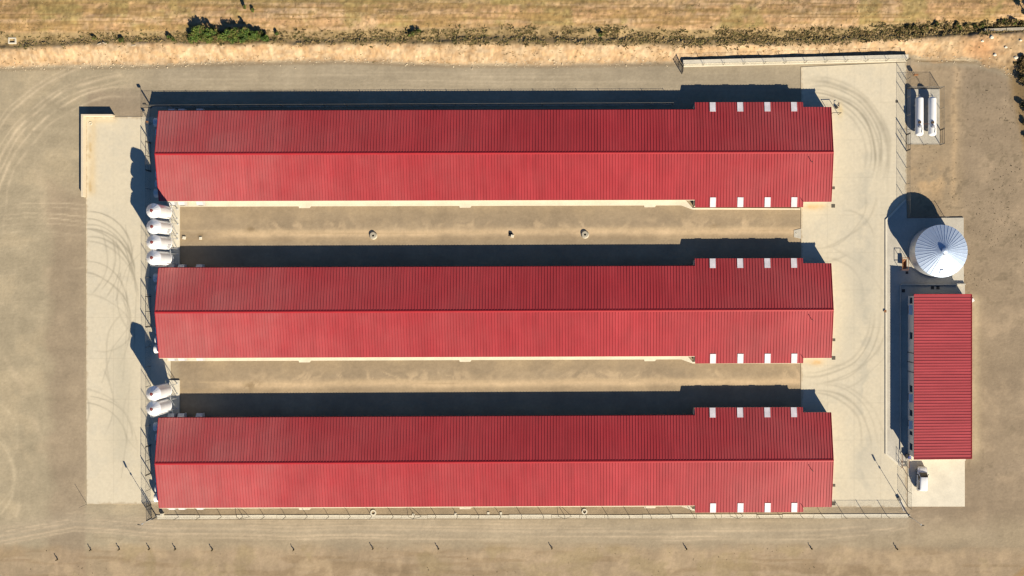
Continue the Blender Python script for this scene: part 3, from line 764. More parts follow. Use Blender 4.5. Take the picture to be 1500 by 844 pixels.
fs0 = make_feed_silo()
spots = [(253.0, 313.5, 'feed silo at the top of the row of four, next to the top shed'),
         (253.4, 335.8, 'second feed silo from the top in the row of four'),
         (253.4, 357.6, 'third feed silo from the top in the row of four'),
         (253.2, 379.2, 'feed silo at the bottom of the row of four, beside the middle shed'),
         (253.0, 569.5, 'upper feed silo of the pair between the middle and bottom sheds'),
         (253.0, 590.5, 'lower feed silo of the pair, beside the bottom shed')]
for k, (px, py, lab) in enumerate(spots):
    o = fs0 if k == 0 else dup(fs0)
    o.location = W(px, py); o.rotation_euler = (0, 0, math.radians(random.uniform(-4, 4)))
    o['label'] = 'white ' + lab; o['group'] = 'white feed silos on legs'
    if k in (1, 2):
        # printed grey plate on the sunny side of the two middle silos
        m = MB(); r = 1.268
        for (a0, a1, z0, z1) in ((-38,-34,3.6,4.55),(-38,-12,4.42,4.55),(-38,-12,3.6,3.73),(-14,-10,3.6,4.55),(-31,-27,3.85,4.3),(-23,-19,3.85,4.3),(-31,-19,4.0,4.1)):
            n = 3
            for i in range(n):
                b0 = math.radians(a0+(a1-a0)*i/n); b1 = math.radians(a0+(a1-a0)*(i+1)/n)
                m.add([(r*math.cos(b0), r*math.sin(b0), z0), (r*math.cos(b1), r*math.sin(b1), z0), (r*math.cos(b1), r*math.sin(b1), z1), (r*math.cos(b0), r*math.sin(b0), z1)], [(0,1,2,3)])
        m.build('printed_mark', M['grey_mark'], o)
def auger(pts, lab):
    o = MB().path([W(px, py, z) for px, py, z in pts], 0.09, 8).build('feed_auger', M['galv_wall'])
    tag(o, lab, 'pipe', 'feed pipes from the silos')
auger([(253,380,.98),(253,313,.98),(257,303,1.3),(259,292,1.7)], 'grey feed pipe running under the row of four silos')
auger([(257,376,.95),(258,386,1.3),(259,396,1.7)], 'grey feed pipe from the row of four silos into the middle shed')
auger([(253,566,.98),(253,592,.98),(258,604,1.3),(259,614,1.7)], 'grey feed pipe running under the pair of silos')

# ---------------------------------------------------------------- big galvanised silo
def make_big_silo():
    t = thing('round_silo', W(1366, 369, 0.2), 'large round galvanised silo with a conical ribbed roof', 'silo')
    R = 4.50; ze = 4.1; za = 5.75
    n = 44; rings = 64; prof = []
    for i in range(rings+1):
        z = ze*i/rings
        prof.append((R + 0.018*math.sin(i*PI/2), z))
    MB().lathe(prof, 72).build('wall', M['galv_wall'], t, smooth=True)
    MB().lathe([(R+0.02, 0.0), (R+0.25, 0.0), (R+0.25, 0.14), (R+0.02, 0.14)], 48).build('base_ring', M['concrete'], t)
    # one sector of the roof, turned for each panel
    N = 40; r0, r1 = 0.42, R+0.20; da = 2*PI/N
    zz = lambda r: za - (za-ze+0.02)*(r-0.0)/r1
    c, s = math.cos(da), math.sin(da)
    vs = [(r0,0,zz(r0)),(r1,0,zz(r1)),(r1*c,r1*s,zz(r1)),(r0*c,r0*s,zz(r0))]
    vs += [(r1,0,zz(r1)-0.10),(r1*c,r1*s,zz(r1)-0.10)]
    pm = MB().add(vs, [(0,1,2,3),(1,4,5,2)])
    w = 0.04; h = 0.045
    pm.add([(r0,-w,zz(r0)),(r1,-w,zz(r1)),(r1,-w*.4,zz(r1)+h),(r0,-w*.4,zz(r0)+h),(r0,w*.4,zz(r0)+h),(r1,w*.4,zz(r1)+h),(r1,w,zz(r1)),(r0,w,zz(r0))],
           [(0,1,2,3),(3,2,5,4),(4,5,6,7),(1,6,5,2)])
    me = pm.mesh('roof_panel', M['galv'])
    for i in range(N):
        p = link_mesh('roof_panel', me, t); p.rotation_euler = (0, 0, i*da+0.03)
    cp = MB().lathe([(0.46, za-0.24), (0.46, za+0.05), (0.56, za+0.06), (0.48, za+0.14), (0.001, za+0.24)], 20).build('roof_cap', M['galv'], t, smooth=True)
    MB().box(-.2, .2, -.75, -.5, za-.28, za-.05).build('hinge_box', M['galv_wall'], cp)
    # hatch near the south eave
    y = -3.75; z = zz(3.75)
    MB().add([(-.35,y-.3,z-.02),(.35,y-.3,z-.02),(.35,y+.3,z+.26),(-.35,y+.3,z+.26),(-.35,y-.3,z+.06),(.35,y-.3,z+.06),(.35,y+.3,z+.34),(-.35,y+.3,z+.34)],
             [(3,2,1,0),(4,5,6,7),(0,1,5,4),(1,2,6,5),(2,3,7,6),(3,0,4,7)]).build('roof_hatch', M['galv'], t)
    # ladder with hoops on the south-east
    a = math.radians(-60); mt = Matrix.Rotation(a, 4, 'Z')
    ld = MB()
    for dy in (-.2, .2): ld.tube(mt @ Vector((R+.18, dy, .1)), mt @ Vector((R+.18, dy, ze+.1)), .025, 5)
    for i in range(14): ld.tube(mt @ Vector((R+.18, -.2, .3+i*.28)), mt @ Vector((R+.18, .2, .3+i*.28)), .018, 4)
    ld.build('ladder', M['steel'], t)
    return t
make_big_silo()
# rusty loading frame leaning at the west foot of the silo
t = thing('loading_frame', W(1324, 386, 0.2), 'rusty steel frame standing at the west foot of the round silo', 'frame')
for dx, dy in ((-.75,-1.2),(.35,-1.2),(-.75,1.0),(.35,1.0)):
    MB().tube((dx,dy,0),(dx,dy,1.25),.045,6).build('leg', M['rust'], t)
MB().tube((-.75,-1.2,1.25),(-.75,1.0,1.25),.045,6).build('top_rail', M['rust'], t)
MB().tube((.35,-1.2,1.25),(.35,1.0,1.25),.045,6).build('top_rail', M['rust'], t)
MB().tube((-.75,-1.2,1.25),(.35,-1.2,1.25),.045,6).build('cross_rail', M['rust'], t)
MB().tube((-.75,1.0,1.25),(.35,1.0,1.25),.045,6).build('cross_rail', M['rust'], t)
MB().add([(-.55,-1.0,.75),(.2,-1.0,.75),(.2,.8,.75),(-.55,.8,.75),(-.2,-.3,.2),(-.05,-.3,.2),(-.05,.1,.2),(-.2,.1,.2)],
         [(4,5,1,0),(5,6,2,1),(6,7,3,2),(7,4,0,3),(4,7,6,5)]).build('chute', M['rust'], t)

# ---------------------------------------------------------------- service building
def make_building():
    x0, x1 = W(1329, 0).x, W(1410.5, 0).x
    yS, yN = W(0, 664.5).y, W(0, 433.5).y
    L = yN-yS; B = x1-x0
    t = thing('service_building', W(1329, 664.5, 0.2), 'low service building with red mono pitch roof and grey walls', 'building')
    zw, ze = 3.35, 2.75
    # west wall with window and door openings
    ops = []   # (from south end metres, width, sill, head, kind)
    def mk(p0, p1, sill, head, kind): ops.append(((664.5-p1)/U, (664.5-p0)/U, sill, head, kind))
    sc = lambda p: 415+(p-415)*0.986
    for p0, p1 in ((436,445),(487,497),(565,575),(601,610),(632,638),(650,660)): mk(sc(p0), sc(p1), 1.25, 2.55, 'window')
    for p0, p1 in ((448,460),(578,588),(617,627)): mk(sc(p0), sc(p1), 0.0, 2.3, 'door')
    ops.sort()
    wb = MB(); last = 0.0
    for a, b_, s, h, k in ops:
        wb.box(0, .2, last, a, 0, zw); 
        wb.box(0, .2, a, b_, h, zw)
        if s > 0: wb.box(0, .2, a, b_, 0, s)
        last = b_
    wb.box(0, .2, last, L, 0, zw)
    wb.build('wall', M['grey_wall'], t)
    for a, b_, s, h, k in ops:
        if k == 'window':
            w = MB()
            for q in ((.05,.13,a,a+.06,s,h),(.05,.13,b_-.06,b_,s,h),(.05,.13,a+.06,b_-.06,s,s+.06),(.05,.13,a+.06,b_-.06,h-.06,h)): w.box(*q)
            w = w.build('window', M['dark_steel'], t)
            MB().box(.08,.095,a+.06,b_-.06,s+.06,h-.06).build('pane', M['glass'], w)
            MB().box(-.08,.05,a-.05,b_+.05,s-.08,s-.003).build('sill', M['pale_concrete'], w)
        else:
            d = MB().box(.06,.11,a,b_,0.01,h).build('door', M['steel'], t)
            MB().box(.02,.06,a+.12,a+.20,1.0,1.1).build('handle', M['galv_wall'], d)
            c = MB()
            c.add([(-.62,a-.15,h+.12),(0.0,a-.15,h+.32),(0.0,b_+.15,h+.32),(-.62,b_+.15,h+.12),(-.62,a-.15,h+.05),(0.0,a-.15,h+.25),(0.0,b_+.15,h+.25),(-.62,b_+.15,h+.05)],
                  [(3,2,1,0),(4,5,6,7),(0,1,5,4),(1,2,6,5),(2,3,7,6),(3,0,4,7)])
            c.build('door_canopy', M['white_plastic'], t)
    def end(y, th, nm):
        vs = [(0.2,y,0),(B,y,0),(B,y,ze),(0.2,y,zw)]
        vs += [(x, y+th, z) for x, _, z in vs]
        return MB().add(vs, [(0,1,2,3),(7,6,5,4),(0,4,5,1),(1,5,6,2),(2,6,7,3),(3,7,4,0)]).build('wall', M['cream_wall'], t)
    end(0.0, .2, 's'); end(L-.2, .2, 'n')
    MB().box(B-.2, B-.003, .203, L-.203, 0, ze-.02).build('wall', M['cream_wall'], t)
    # roof sheet, ribs and edge trims; overhang east and a little west
    ax, bx = -0.06, B+.28
    za = lambda x: zw+.16-(zw-ze)*(x/B)
    ya, yb = -.30, L+.28
    vs = [(ax,ya,za(ax)),(bx,ya,za(bx)),(bx,yb,za(bx)),(ax,yb,za(ax))]
    vs += [(x,y,z-.14) for x,y,z in vs]
    rf = MB().add(vs, [(0,1,2,3),(7,6,5,4),(0,4,5,1),(1,5,6,2),(2,6,7,3),(3,7,4,0)]).build('roof', M['red_b'], t)
    rb = MB(); y = ya+.12
    while y < yb-.1:
        vs = []
        for x in (ax+.01, bx-.01):
            z = za(x)
            vs += [(x,y-.065,z-.003),(x,y-.035,z+.06),(x,y+.035,z+.06),(x,y+.065,z-.003)]
        rb.add(vs, [(0,1,5,4),(1,2,6,5),(2,3,7,6),(3,2,1,0),(4,5,6,7)])
        y += 0.513
    rb = rb.build('rib', M['red_b'], rf); rb['kind'] = 'stuff'
    MB().box(bx, bx+.10, ya-.02, yb+.02, za(bx)-.2, za(bx)+.10).build('gutter', M['red_cap'], t)
    for y in (ya-.09, yb+.003):
        vs = [(ax,y,za(ax)-.2),(bx,y,za(bx)-.2),(bx,y,za(bx)+.09),(ax,y,za(ax)+.09)]
        vs += [(x,yy+.087,z) for x,yy,z in vs]
        MB().add(vs, [(0,1,2,3),(7,6,5,4),(0,4,5,1),(1,5,6,2),(2,6,7,3),(3,7,4,0)]).build('verge_trim', M['red_cap'], t)
    for p in (517, 531, 545):
        y = (664.5-sc(p))/U
        MB().tube((-.07,y,0.02),(-.07,y,zw-.02),.05,8).build('downpipe', M['dark_steel'], t)
    return t
make_building()
plain_slab('building_plinth', [(1319,417),(1412.5,417),(1412.5,664),(1319,664)], 0.29, M['concrete'], 'grey concrete plinth around the service building')

# ---------------------------------------------------------------- walls
def wall_thing(name, pts, z, material, label, z0=-0.3):
    """low wall over a plan outline; the thing stands at the first corner"""
    p = [((x-750)/U, (422-y)/U) for x, y in pts]
    if sum(p[i][0]*p[(i+1) % len(p)][1]-p[(i+1) % len(p)][0]*p[i][1] for i in range(len(p))) < 0: p = p[::-1]
    o = MB().prism(p, z0, z).build(name, material)
    return tag(o, label, 'wall', kind='thing')
wall_thing('bay_wall', [(123.6,171.5),(126.4,171.5),(126.4,289),(123.6,289)], 1.12, M['cream_wall'], 'cream concrete wall along the west edge of the west yard, with stains at its foot')
wall_thing('bay_wall', [(123.6,169),(168.5,169),(168.5,171.4),(123.6,171.4)], 1.12, M['cream_wall'], 'short cream concrete wall closing the north end of the west yard')
wall_thing('plinth_wall', [(1319,415.6),(1412.5,415.6),(1412.5,417.8),(1319,417.8)], .62, M['concrete'], 'low grey wall between the round silo and the service building')
wall_thing('plinth_wall', [(1317.8,417.9),(1319.2,417.9),(1319.2,660),(1317.8,660)], .42, M['concrete'], 'low thin wall along the west side of the building plinth')
# retaining wall in the north-east: coping pieces on a wall, with a ledge at its foot
t = thing('retaining_wall', W(1000, 95, 0), 'long pale retaining wall with coping stones below the bank', 'wall', rz=math.atan2(95-87, 327))
Lw = 328.5/U; n = 11
MB().box(0, Lw, -.02, .62, -.3, .78).build('wall_body', M['pale_concrete'], t)
for i in range(n):
    a = Lw*i/n
    MB().bevbox(a+.01, a+Lw/n-.01, -.07, .68, .783, .90, .02).build('coping', M['pale_concrete'], t)
MB().box(0, Lw, -.42, -.021, -.2, .16).build('ledge', M['pale_concrete'], t)
# concrete channel edge in the far corner
for k, (a, b_) in enumerate((((1438,46.5),(1470,45.3)), ((1470.4,45.3),(1502,44.2)), ((1502.4,44.2),(1540,42)))):
    A = W(*a); B_ = W(*b_)
    th = math.atan2(B_.y-A.y, B_.x-A.x); Lk = (B_-A).length
    if k == 0: ch = thing('drain_channel', W(1438, 46.5, 0), 'pale concrete drain edge beside dark scrub in the upper right corner', 'drain')
    hz = float(terrain(np.array([[(a[0]+b_[0])/2]]), np.array([[(a[1]+b_[1])/2]]))[0, 0])
    m = Matrix.Translation((A.x-ch.location.x, A.y-ch.location.y, hz)) @ Matrix.Rotation(th, 4, 'Z')
    MB().box(0, Lk-.02, -.26, .22, -.5, .35, m).build('channel_block', M['old_concrete'], ch)

# ---------------------------------------------------------------- fences
_wire = {}
def wire_mesh(ln, h, cell, r):
    key = (round(ln, 2), h, cell, r)
    if key in _wire: return _wire[key]
    vs = []; fs = []
    def wire(x0, z0, x1, z1):
        d = Vector((x1-x0, 0, z1-z0)).normalized(); nrm = Vector((-d.z, 0, d.x))
        b = len(vs)
        for x, z in ((x0, z0), (x1, z1)):
            p = Vector((x, 0, z))
            vs.extend([p+nrm*r, p-nrm*r*.5+Vector((0, r*.87, 0)), p-nrm*r*.5-Vector((0, r*.87, 0))])
        fs.extend([(b, b+1, b+4, b+3), (b+1, b+2, b+5, b+4), (b+2, b, b+3, b+5)])
    k = -h
    while k < ln:
        x0, z0, x1, z1 = k, 0.0, k+h, h
        if x0 < 0: z0 = -x0; x0 = 0
        if x1 > ln: z1 = h-(x1-ln); x1 = ln
        if x1-x0 > .02:
            wire(x0, z0, x1, z1); wire(x0, h-z0, x1, h-z1)
        k += cell
    me = bpy.data.meshes.new('mesh_panel'); me.from_pydata([tuple(v) for v in vs], [], fs); me.materials.append(M['steel']); me.update()
    _wire[key] = me
    return me
def fence(p0, p1, label, h=2.05, bay=31.0, cell=.10, r=.0022, z0=0.05, footing=None, braces=(), skip_last=False, name='wire_fence', post=M['steel']):
    A = W(*p0); B_ = W(*p1); Lf = (B_-A).length; th = math.atan2(B_.y-A.y, B_.x-A.x)
    t = thing(name, (A.x, A.y, z0), label, 'fence', rz=th, group='wire fences round the farm')
    n = max(1, round(Lf/(bay/U))); bl = Lf/n
    pm = MB().tube((0,0,-.2), (0,0,h+.05), .05, 6).mesh('post', post)
    wm = wire_mesh(bl, h-.06, cell, r)
    for i in range(n+1):
        if i == n and skip_last: break
        o = link_mesh('post', pm, t); o.location = (i*bl, 0, 0)
        if i in braces:
            for s in (-1, 1):
                MB().tube((i*bl, 0, h-.25), (i*bl+s*1.25, 0, .0), .04, 5).build('brace', post, t)
    for i in range(n):
        o = link_mesh('mesh_panel', wm, t); o.location = (i*bl, 0, .05)
    MB().tube((0,0,h), (Lf,0,h), .016, 5).build('top_wire', post, t)
    if footing:
        w0, w1, zz, mt = footing
        x = 0.0
        rr = random.Random(hash(label) % 1000 + 3)
        while x < Lf-.3:
            ln = min(rr.uniform(4.5, 8.0), Lf-x)
            MB().bevbox(x, x+ln-.05, w0+rr.uniform(-.05,.05), w1+rr.uniform(-.07,.07), -.3, zz+rr.uniform(-.02,.02), .02).build('footing', mt, t)
            x += ln
    return t
def gate(p0, p1, label, h=2.1, leaves=2, cell=.10, r=.0024, z0=.08, bars=1, post=M['dark_steel']):
    A = W(*p0); B_ = W(*p1); Lf = (B_-A).length; th = math.atan2(B_.y-A.y, B_.x-A.x)
    t = thing('wire_gate', (A.x, A.y, z0), label, 'gate', rz=th, group='wire gates round the farm')
    for x in (0, Lf): MB().tube((x,0,-.2),(x,0,h+.1),.055,8).build('post', post, t)
    wl_ = (Lf-.12)/leaves
    for k in range(leaves):
        a = .06+k*wl_+.02; b_ = a+wl_-.04
        f = MB()
        f.tube((a,0,.1),(a,0,h),.032,6).tube((b_,0,.1),(b_,0,h),.032,6).tube((a,0,.1),(b_,0,.1),.032,6).tube((a,0,h),(b_,0,h),.032,6)
        for q in range(bars): f.tube((a,0,.1+(h-.1)*(q+1)/(bars+1)),(b_,0,.1+(h-.1)*(q+1)/(bars+1)),.025,6)
        f = f.build('leaf_frame', post, t)
        o = link_mesh('leaf_mesh', wire_mesh(b_-a, h-.1, cell, r), f); o.location = (a, 0, .1)
    return t

fence((230.5,757.2), (1330.5,755.6), 'long wire fence on a pale footing along the south side of the bottom shed', bay=31.0, footing=(-.36,.30,.10,M['pale_concrete']), braces=(4,12,19,27), z0=0.0)
fence((221.5,157), (221.5,209), 'wire fence in front of the top shed gable, above its gate', bay=26, z0=.07)
fence((221.5,252), (221.5,432), 'wire fence passing in front of the row of four silos', bay=27, z0=.07)
fence((221.5,479), (221.5,651), 'wire fence passing in front of the pair of silos', bay=27, z0=.07)
fence((221.5,694), (221.5,738), 'wire fence in front of the bottom shed gable, below its gate', bay=24, z0=.07)
gate((221.5,210), (221.5,251), 'double wire gate in front of the top shed gable')
gate((221.5,434), (221.5,478), 'double wire gate in front of the middle shed gable')
gate((221.5,652), (221.5,693), 'double wire gate in front of the bottom shed gable')
gate((221.8,739), (222.5,758.5), 'dense wire gate at the lower left fence corner', leaves=1, cell=.05, r=.004, z0=.0)
fence((222.5,759), (229.5,757.3), 'short fence return at the lower left corner post', bay=8, z0=.0, cell=.06, r=.004)
fence((223,157), (985,153.5), 'long wire fence in the shade north of the top shed', bay=32, footing=(-.16,.16,.06,M['old_concrete']), braces=(1,23), z0=.0)
fence((1000,97.2), (1327,89.2), 'wire fence along the foot of the pale retaining wall', bay=31, z0=.15)
gate((998.8,108.5), (1000,98), 'dense wire gate standing open at the west end of the retaining wall', leaves=1, cell=.045, r=.0045, z0=.0, bars=2)
fence((1327.6,90), (1327.6,197), 'wire fence between the east yard and the gas tanks', bay=27, z0=.07)
gate((1327.6,198), (1327.6,221), 'small wire gate between the east yard and the gas tanks', leaves=1, z0=.08)
fence((1327.6,222), (1327.6,318), 'wire fence along the east yard below the gas tanks', bay=27, z0=.05)
fence((1329,130.2), (1377,130.2), 'short wire fence across the north end of the gas tanks', bay=24, cell=.06, r=.0022, z0=.05)
fence((1377,130.2), (1377,190), 'wire fence along the east side of the gas tanks', bay=27, z0=.05)
gate((1377,191), (1377,212.5), 'small wire gate on the east side of the gas tanks', leaves=1, z0=.05)
fence((1329,212.8), (1377,212.8), 'short wire fence across the south end of the gas tanks', bay=24, z0=.05)
fence((1330,319.2), (1384,318.6), 'short wire fence north of the round silo', bay=27, z0=.0)
fence((1329,696), (1329.5,742), 'wire fence between the east yard and the parking slab', bay=30, z0=.1)

# ---------------------------------------------------------------- gas tanks
def make_tank():
    t = thing('gas_tank', (0,0,0), 'tank', 'tank')
    r = .73; zc = 1.25; hl = 3.15
    mt = Matrix.Translation((0,0,zc)) @ Matrix.Rotation(PI/2, 4, 'X')
    prof = []
    for i in range(9):
        a = PI/2*i/8; prof.append((max(.001, r*math.sin(a)), -hl-.42*math.cos(a)))
    for i in range(9):
        a = PI/2*(1-i/8); prof.append((max(.001, r*math.sin(a)), hl+.42*math.cos(a)))
    MB().lathe(prof, 32, mt).build('shell', M['white_metal'], t, smooth=True)
    for y in (-2.1, 2.1):
        m = MB(); m.box(-.6,.6,y-.14,y+.14,-.02,.62); m.box(-.72,.72,y-.2,y+.2,-.02,.06)
        m.build('saddle', M['concrete'], t)
    d = MB().lathe([(.30, zc+r-.06), (.30, zc+r+.16), (.22, zc+r+.25), (.001, zc+r+.28)], 18, Matrix.Translation((-.12,-1.95,0))).build('valve_dome', M['grey_mark'], t, smooth=True)
    MB().box(-.42,.05,-1.42,-1.02,zc+r-.12,zc+r+.16).build('gauge_box', M['wood'], t)
    MB().path([(-.12,-1.9,zc+r+.18),(.25,-2.25,zc+r+.18),(.25,-2.6,zc+r+.10),(.1,-3.1,zc+r-.02)], .045, 6).build('pipe', M['steel'], t)
    MB().tube((0,hl+.3,zc+.2),(0,hl+.75,zc+.2),.05,6).tube((0,hl+.75,zc+.2),(0,hl+.75,.0),.05,6).build('outlet', M['galv_wall'], t)
    return t
tk = make_tank()
tk.location = W(1342.6, 172.6, .16); tk['label'] = 'white gas tank nearer the yard fence, left of the two'; tk['group'] = 'white gas tanks'
t2 = dup(tk); t2.location = W(1361.4, 172.8, .16); t2['label'] = 'white gas tank farther from the yard, right of the two'
o = MB().path([W(1345,184.5,1.9), W(1352,183.8,1.75), W(1359,184.5,1.9)], .03, 6).build('gas_pipe', M['rust']); tag(o, 'thin pipe joining the two white gas tanks', 'pipe')
t = thing('valve_cabinet', W(1339, 111.5), 'small brown cabinet on a post north of the gas tanks', 'cabinet')
MB().box(-.35,.35,-.14,.14,.7,1.25).build('box', M['rust'], t); MB().tube((0,0,0),(0,0,.7),.04,6).build('post', M['steel'], t)

# ---------------------------------------------------------------- white van
def make_van():
    t = thing('small_van', W(1348.4, 699.6, .10), 'small white panel van parked on the pale slab', 'van', rz=math.radians(-1.5))
    st = [(2.14,.38,.60,.60,.66,.48),(2.06,.30,.70,.74,.80,.62),(1.85,.27,.82,.83,.93,.70),(1.35,.25,.94,.87,1.05,.74),(1.08,.25,.98,.88,1.12,.74),
          (.50,.25,1.0,.89,1.70,.66),(.30,.25,1.0,.89,1.78,.67),(-.4,.25,1.0,.89,1.82,.68),(-1.6,.25,1.0,.89,1.81,.68),(-2.0,.26,1.0,.88,1.74,.66),(-2.12,.32,.95,.84,1.55,.62),(-2.15,.42,.90,.80,1.40,.60)]
    vs = []; fs = []
    for y, zb, zs, wl_, zt, wt in st:
        half = [(wl_*.93, zb), (wl_, zb+.18), (wl_, zs), (wl_*.5+wt*.5+.02, (zs+zt)/2+.02), (wt, zt-.07), (wt-.10, zt-.01), (wt*.45, zt+.015)]
        vs += [(x, y, z) for x, z in half] + [(-x, y, z) for x, z in reversed(half)]
    n = 14
    for i in range(len(st)-1):
        for k in range(n):
            fs.append((i*n+k, i*n+(k+1) % n, (i+1)*n+(k+1) % n, (i+1)*n+k))
    fs += [tuple(range(n)), tuple(reversed(range((len(st)-1)*n, len(st)*n)))]
    fs = [tuple(reversed(f)) for f in fs]
    MB().add(vs, fs).build('body', M['car'], t, smooth=True)
    g = .012
    MB().add([(-.72,1.16,1.155),(.72,1.16,1.155),(.62,.44,1.775),(-.62,.44,1.775),(-.72,1.16,1.08),(.72,1.16,1.08),(.62,.44,1.69),(-.62,.44,1.69)],
             [(0,1,2,3),(7,6,5,4),(0,4,5,1),(1,5,6,2),(2,6,7,3),(3,7,4,0)]).build('windscreen', M['glass'], t)
    for s in (-1, 1):
        def side(y0, y1, lo=.12, hi=.88, y0t=None):
            y0t = y0 if y0t is None else y0t
            xa, za = .885, 1.0; xb, zb = .675, 1.74
            P = lambda y, f: (s*(xa+(xb-xa)*f+.022+.03*math.sin(PI*f)), y, za+(zb-za)*f)
            q = [P(y0, lo), P(y1, lo), P(y1, hi), P(y0t, hi)]
            q += [(x-s*.03, y, z) for x, y, z in q]
            f = [(0,1,2,3),(7,6,5,4),(0,4,5,1),(1,5,6,2),(2,6,7,3),(3,7,4,0)]
            MB().add(q, f if s < 0 else [tuple(reversed(e)) for e in f]).build('side_window', M['glass'], t)
        side(.88, -.30, y0t=.48); side(-.42, -1.85)
        MB().box(*sorted((s*.90, s*1.06)), .70, .84, 1.02, 1.18).build('mirror', M['black'], t)
        MB().box(*sorted((s*.42, s*.72)), 2.02, 2.12, .62, .76).build('headlight', M['lamp'], t)
        MB().box(*sorted((s*.70, s*.83)), -2.17, -2.10, .7, 1.1).build('tail_light', M['silo_red'], t)
        for y in (1.32, -1.32):
            mt = Matrix.Translation((s*.80, y, .32)) @ Matrix.Rotation(PI/2, 4, 'Y')
            w = MB().lathe([(.20,-.10),(.30,-.11),(.32,-.07),(.32,.07),(.30,.11),(.20,.10)], 20, mt).build('wheel', M['black'], t, smooth=True)
            MB().lathe([(.001,.06),(.19,.09),(.20,-.09),(.001,-.06)], 16, mt).build('rim', M['galv_wall'], w)
    MB().box(-.62,.62,-2.20,-2.13,.35,.52).build('bumper', M['black'], t)
    MB().box(-.55,.55,2.10,2.17,.33,.48).build('bumper', M['black'], t)
    MB().tube((0,-1.9,1.75),(0,-2.02,2.05),.012,4).build('aerial', M['black'], t)
make_van()

# ---------------------------------------------------------------- light poles
def light_pole(px, py, h, label, rz=0):
    t = thing('light_pole', W(px, py), label, 'lamp post', rz=rz, group='tall lamp posts at the yard corners')
    MB().tube((0,0,0),(0,0,h),.06,8,.035).build('pole', M['galv_wall'], t)
    MB().box(-.2,.2,-.2,.2,-.05,.10).build('base', M['concrete'], t)
    m = Matrix.Translation((-.05,.10,h+.30)) @ Matrix.Rotation(math.radians(-25), 4, 'X')
    f = MB().box(-.14,.14,-.07,.07,-.34,.34, m).build('floodlight', M['iron_cover'], t)
    MB().box(-.12,.12,.071,.082,-.30,.30, m).build('lens', M['lamp'], f)
    MB().tube((0,0,h-.02),(0,.08,h+.1),.03,6).build('bracket', M['galv_wall'], t)
    MB().box(-.09,.09,-.12,.09,h-.95,h-.7).build('ballast_box', M['galv_wall'], t)
light_pole(1331.5, 755.5, 7.0, 'tall lamp post at the lower right fence corner, its long shadow crossing the yard')
light_pole(229.6, 756.0, 6.2, 'tall lamp post at the lower left fence corner by the bottom shed')
# camera pole at the upper left fence corner, and a leaning marker post
t = thing('camera_post', W(221.8,156), 'short post with a camera box at the upper left fence corner', 'post')
MB().tube((0,0,0),(0,0,2.5),.05,6).build('post', M['steel'], t); MB().box(-.3,.2,-.14,.14,2.45,2.75).build('camera_box', M['dark_steel'], t)
t = thing('camera_post', W(222,181,.07), 'short post with a small box left of the top shed', 'post')
MB().tube((0,0,0),(0,0,1.8),.045,6).build('post', M['steel'], t); MB().box(-.22,.22,-.12,.12,1.6,1.85).build('camera_box', M['rust'], t)
o = MB().tube(W(127.5,738.5,0), W(127.5,738.5,2.55), .035, 6).build('marker_post', M['steel']); tag(o, 'thin bare post at the lower left corner of the west yard', 'post')

# lattice mast parts stored by the lower right corner
t = thing('folded_ladder', W(1325,748), 'pale metal ladder lying folded by the lower right fence corner', 'ladder', rz=math.radians(116))
for s in (-.18, .18): MB().tube((0,s,.12),(2.4,s,.30),.045,6).build('rail', M['galv_wall'], t)
for i in range(8): MB().tube((.15+i*.3,-.18,.13+i*.0225),(.15+i*.3,.18,.13+i*.0225),.025,5).build('rung', M['galv_wall'], t)
MB().box(2.1,2.75,-.28,.28,.02,.45).build('motor_box', M['steel'], t)

# pipe portal and pump by the top shed's east end
t = thing('pipe_portal', W(1222,168,.07), 'dark pipe portal beside the east end of the top shed', 'frame')
for x in (-.75,.75): MB().tube((x,0,0),(x,0,1.9),.05,6).build('upright', M['dark_steel'], t)
MB().tube((-.8,0,1.9),(.8,0,1.9),.05,6).build('crossbar', M['dark_steel'], t)
t = thing('water_pump', W(1225,158,.07), 'small dark pump on the yard by the pipe portal', 'pump')
MB().lathe([(.001,0),(.24,0),(.24,.35),(.16,.45),(.001,.46)],14).build('housing', M['dark_steel'], t, smooth=True)
MB().path([(.1,0,.3),(.45,.05,.3),(.5,.2,.1),(.5,.9,.06)],.04,6).build('hose', M['rust'], t)
MB().path([(-.1,.1,.3),(0,.5,.5),(.3,.7,.5)],.04,6).build('hose', M['dark_steel'], t)

# stair with railing and blue drum at the building's south-west corner
t = thing('steel_stair', W(1324,672,.12), 'brown steel handrail stair at the corner of the service building', 'stair', rz=math.radians(-90))
for s in (-.62,.62):
    for x in (-.9,.3,1.5): MB().tube((x,s,-.1),(x,s,1.05),.035,6).build('baluster', M['rust'], t)
    MB().tube((-.9,s,1.05),(1.5,s,1.05),.035,6).tube((-.9,s,.55),(1.5,s,.55),.025,6).build('handrail', M['rust'], t)
for i in range(3): MB().box(.45+i*.32,.75+i*.32,-.6,.6,-.06,.12-i*.05).build('tread', M['steel'], t)
t = thing('blue_drum', W(1329.5,668.6,.22), 'blue plastic drum at the south west corner of the service building', 'drum')
MB().lathe([(.001,0),(.30,0),(.31,.05),(.30,.3),(.32,.33),(.30,.36),(.30,.6),(.32,.63),(.30,.66),(.29,.88),(.26,.90),(.26,.87),(.001,.87)],20).build('drum', M['blue'], t, smooth=True)
MB().lathe([(.001,.872),(.05,.872),(.05,.90),(.001,.90)],8,Matrix.Translation((.12,.08,0))).build('bung', M['white_plastic'], t)
t = thing('small_bin', W(1327,667,.22), 'dark bin beside the blue drum', 'bin')
MB().add([(-.25,-.3,0),(.25,-.3,0),(.25,.3,0),(-.25,.3,0),(-.32,-.36,.8),(.32,-.36,.8),(.32,.36,.8),(-.32,.36,.8)],[(3,2,1,0),(4,5,6,7),(0,1,5,4),(1,2,6,5),(2,3,7,6),(3,0,4,7)]).build('tub', M['dark_steel'], t)
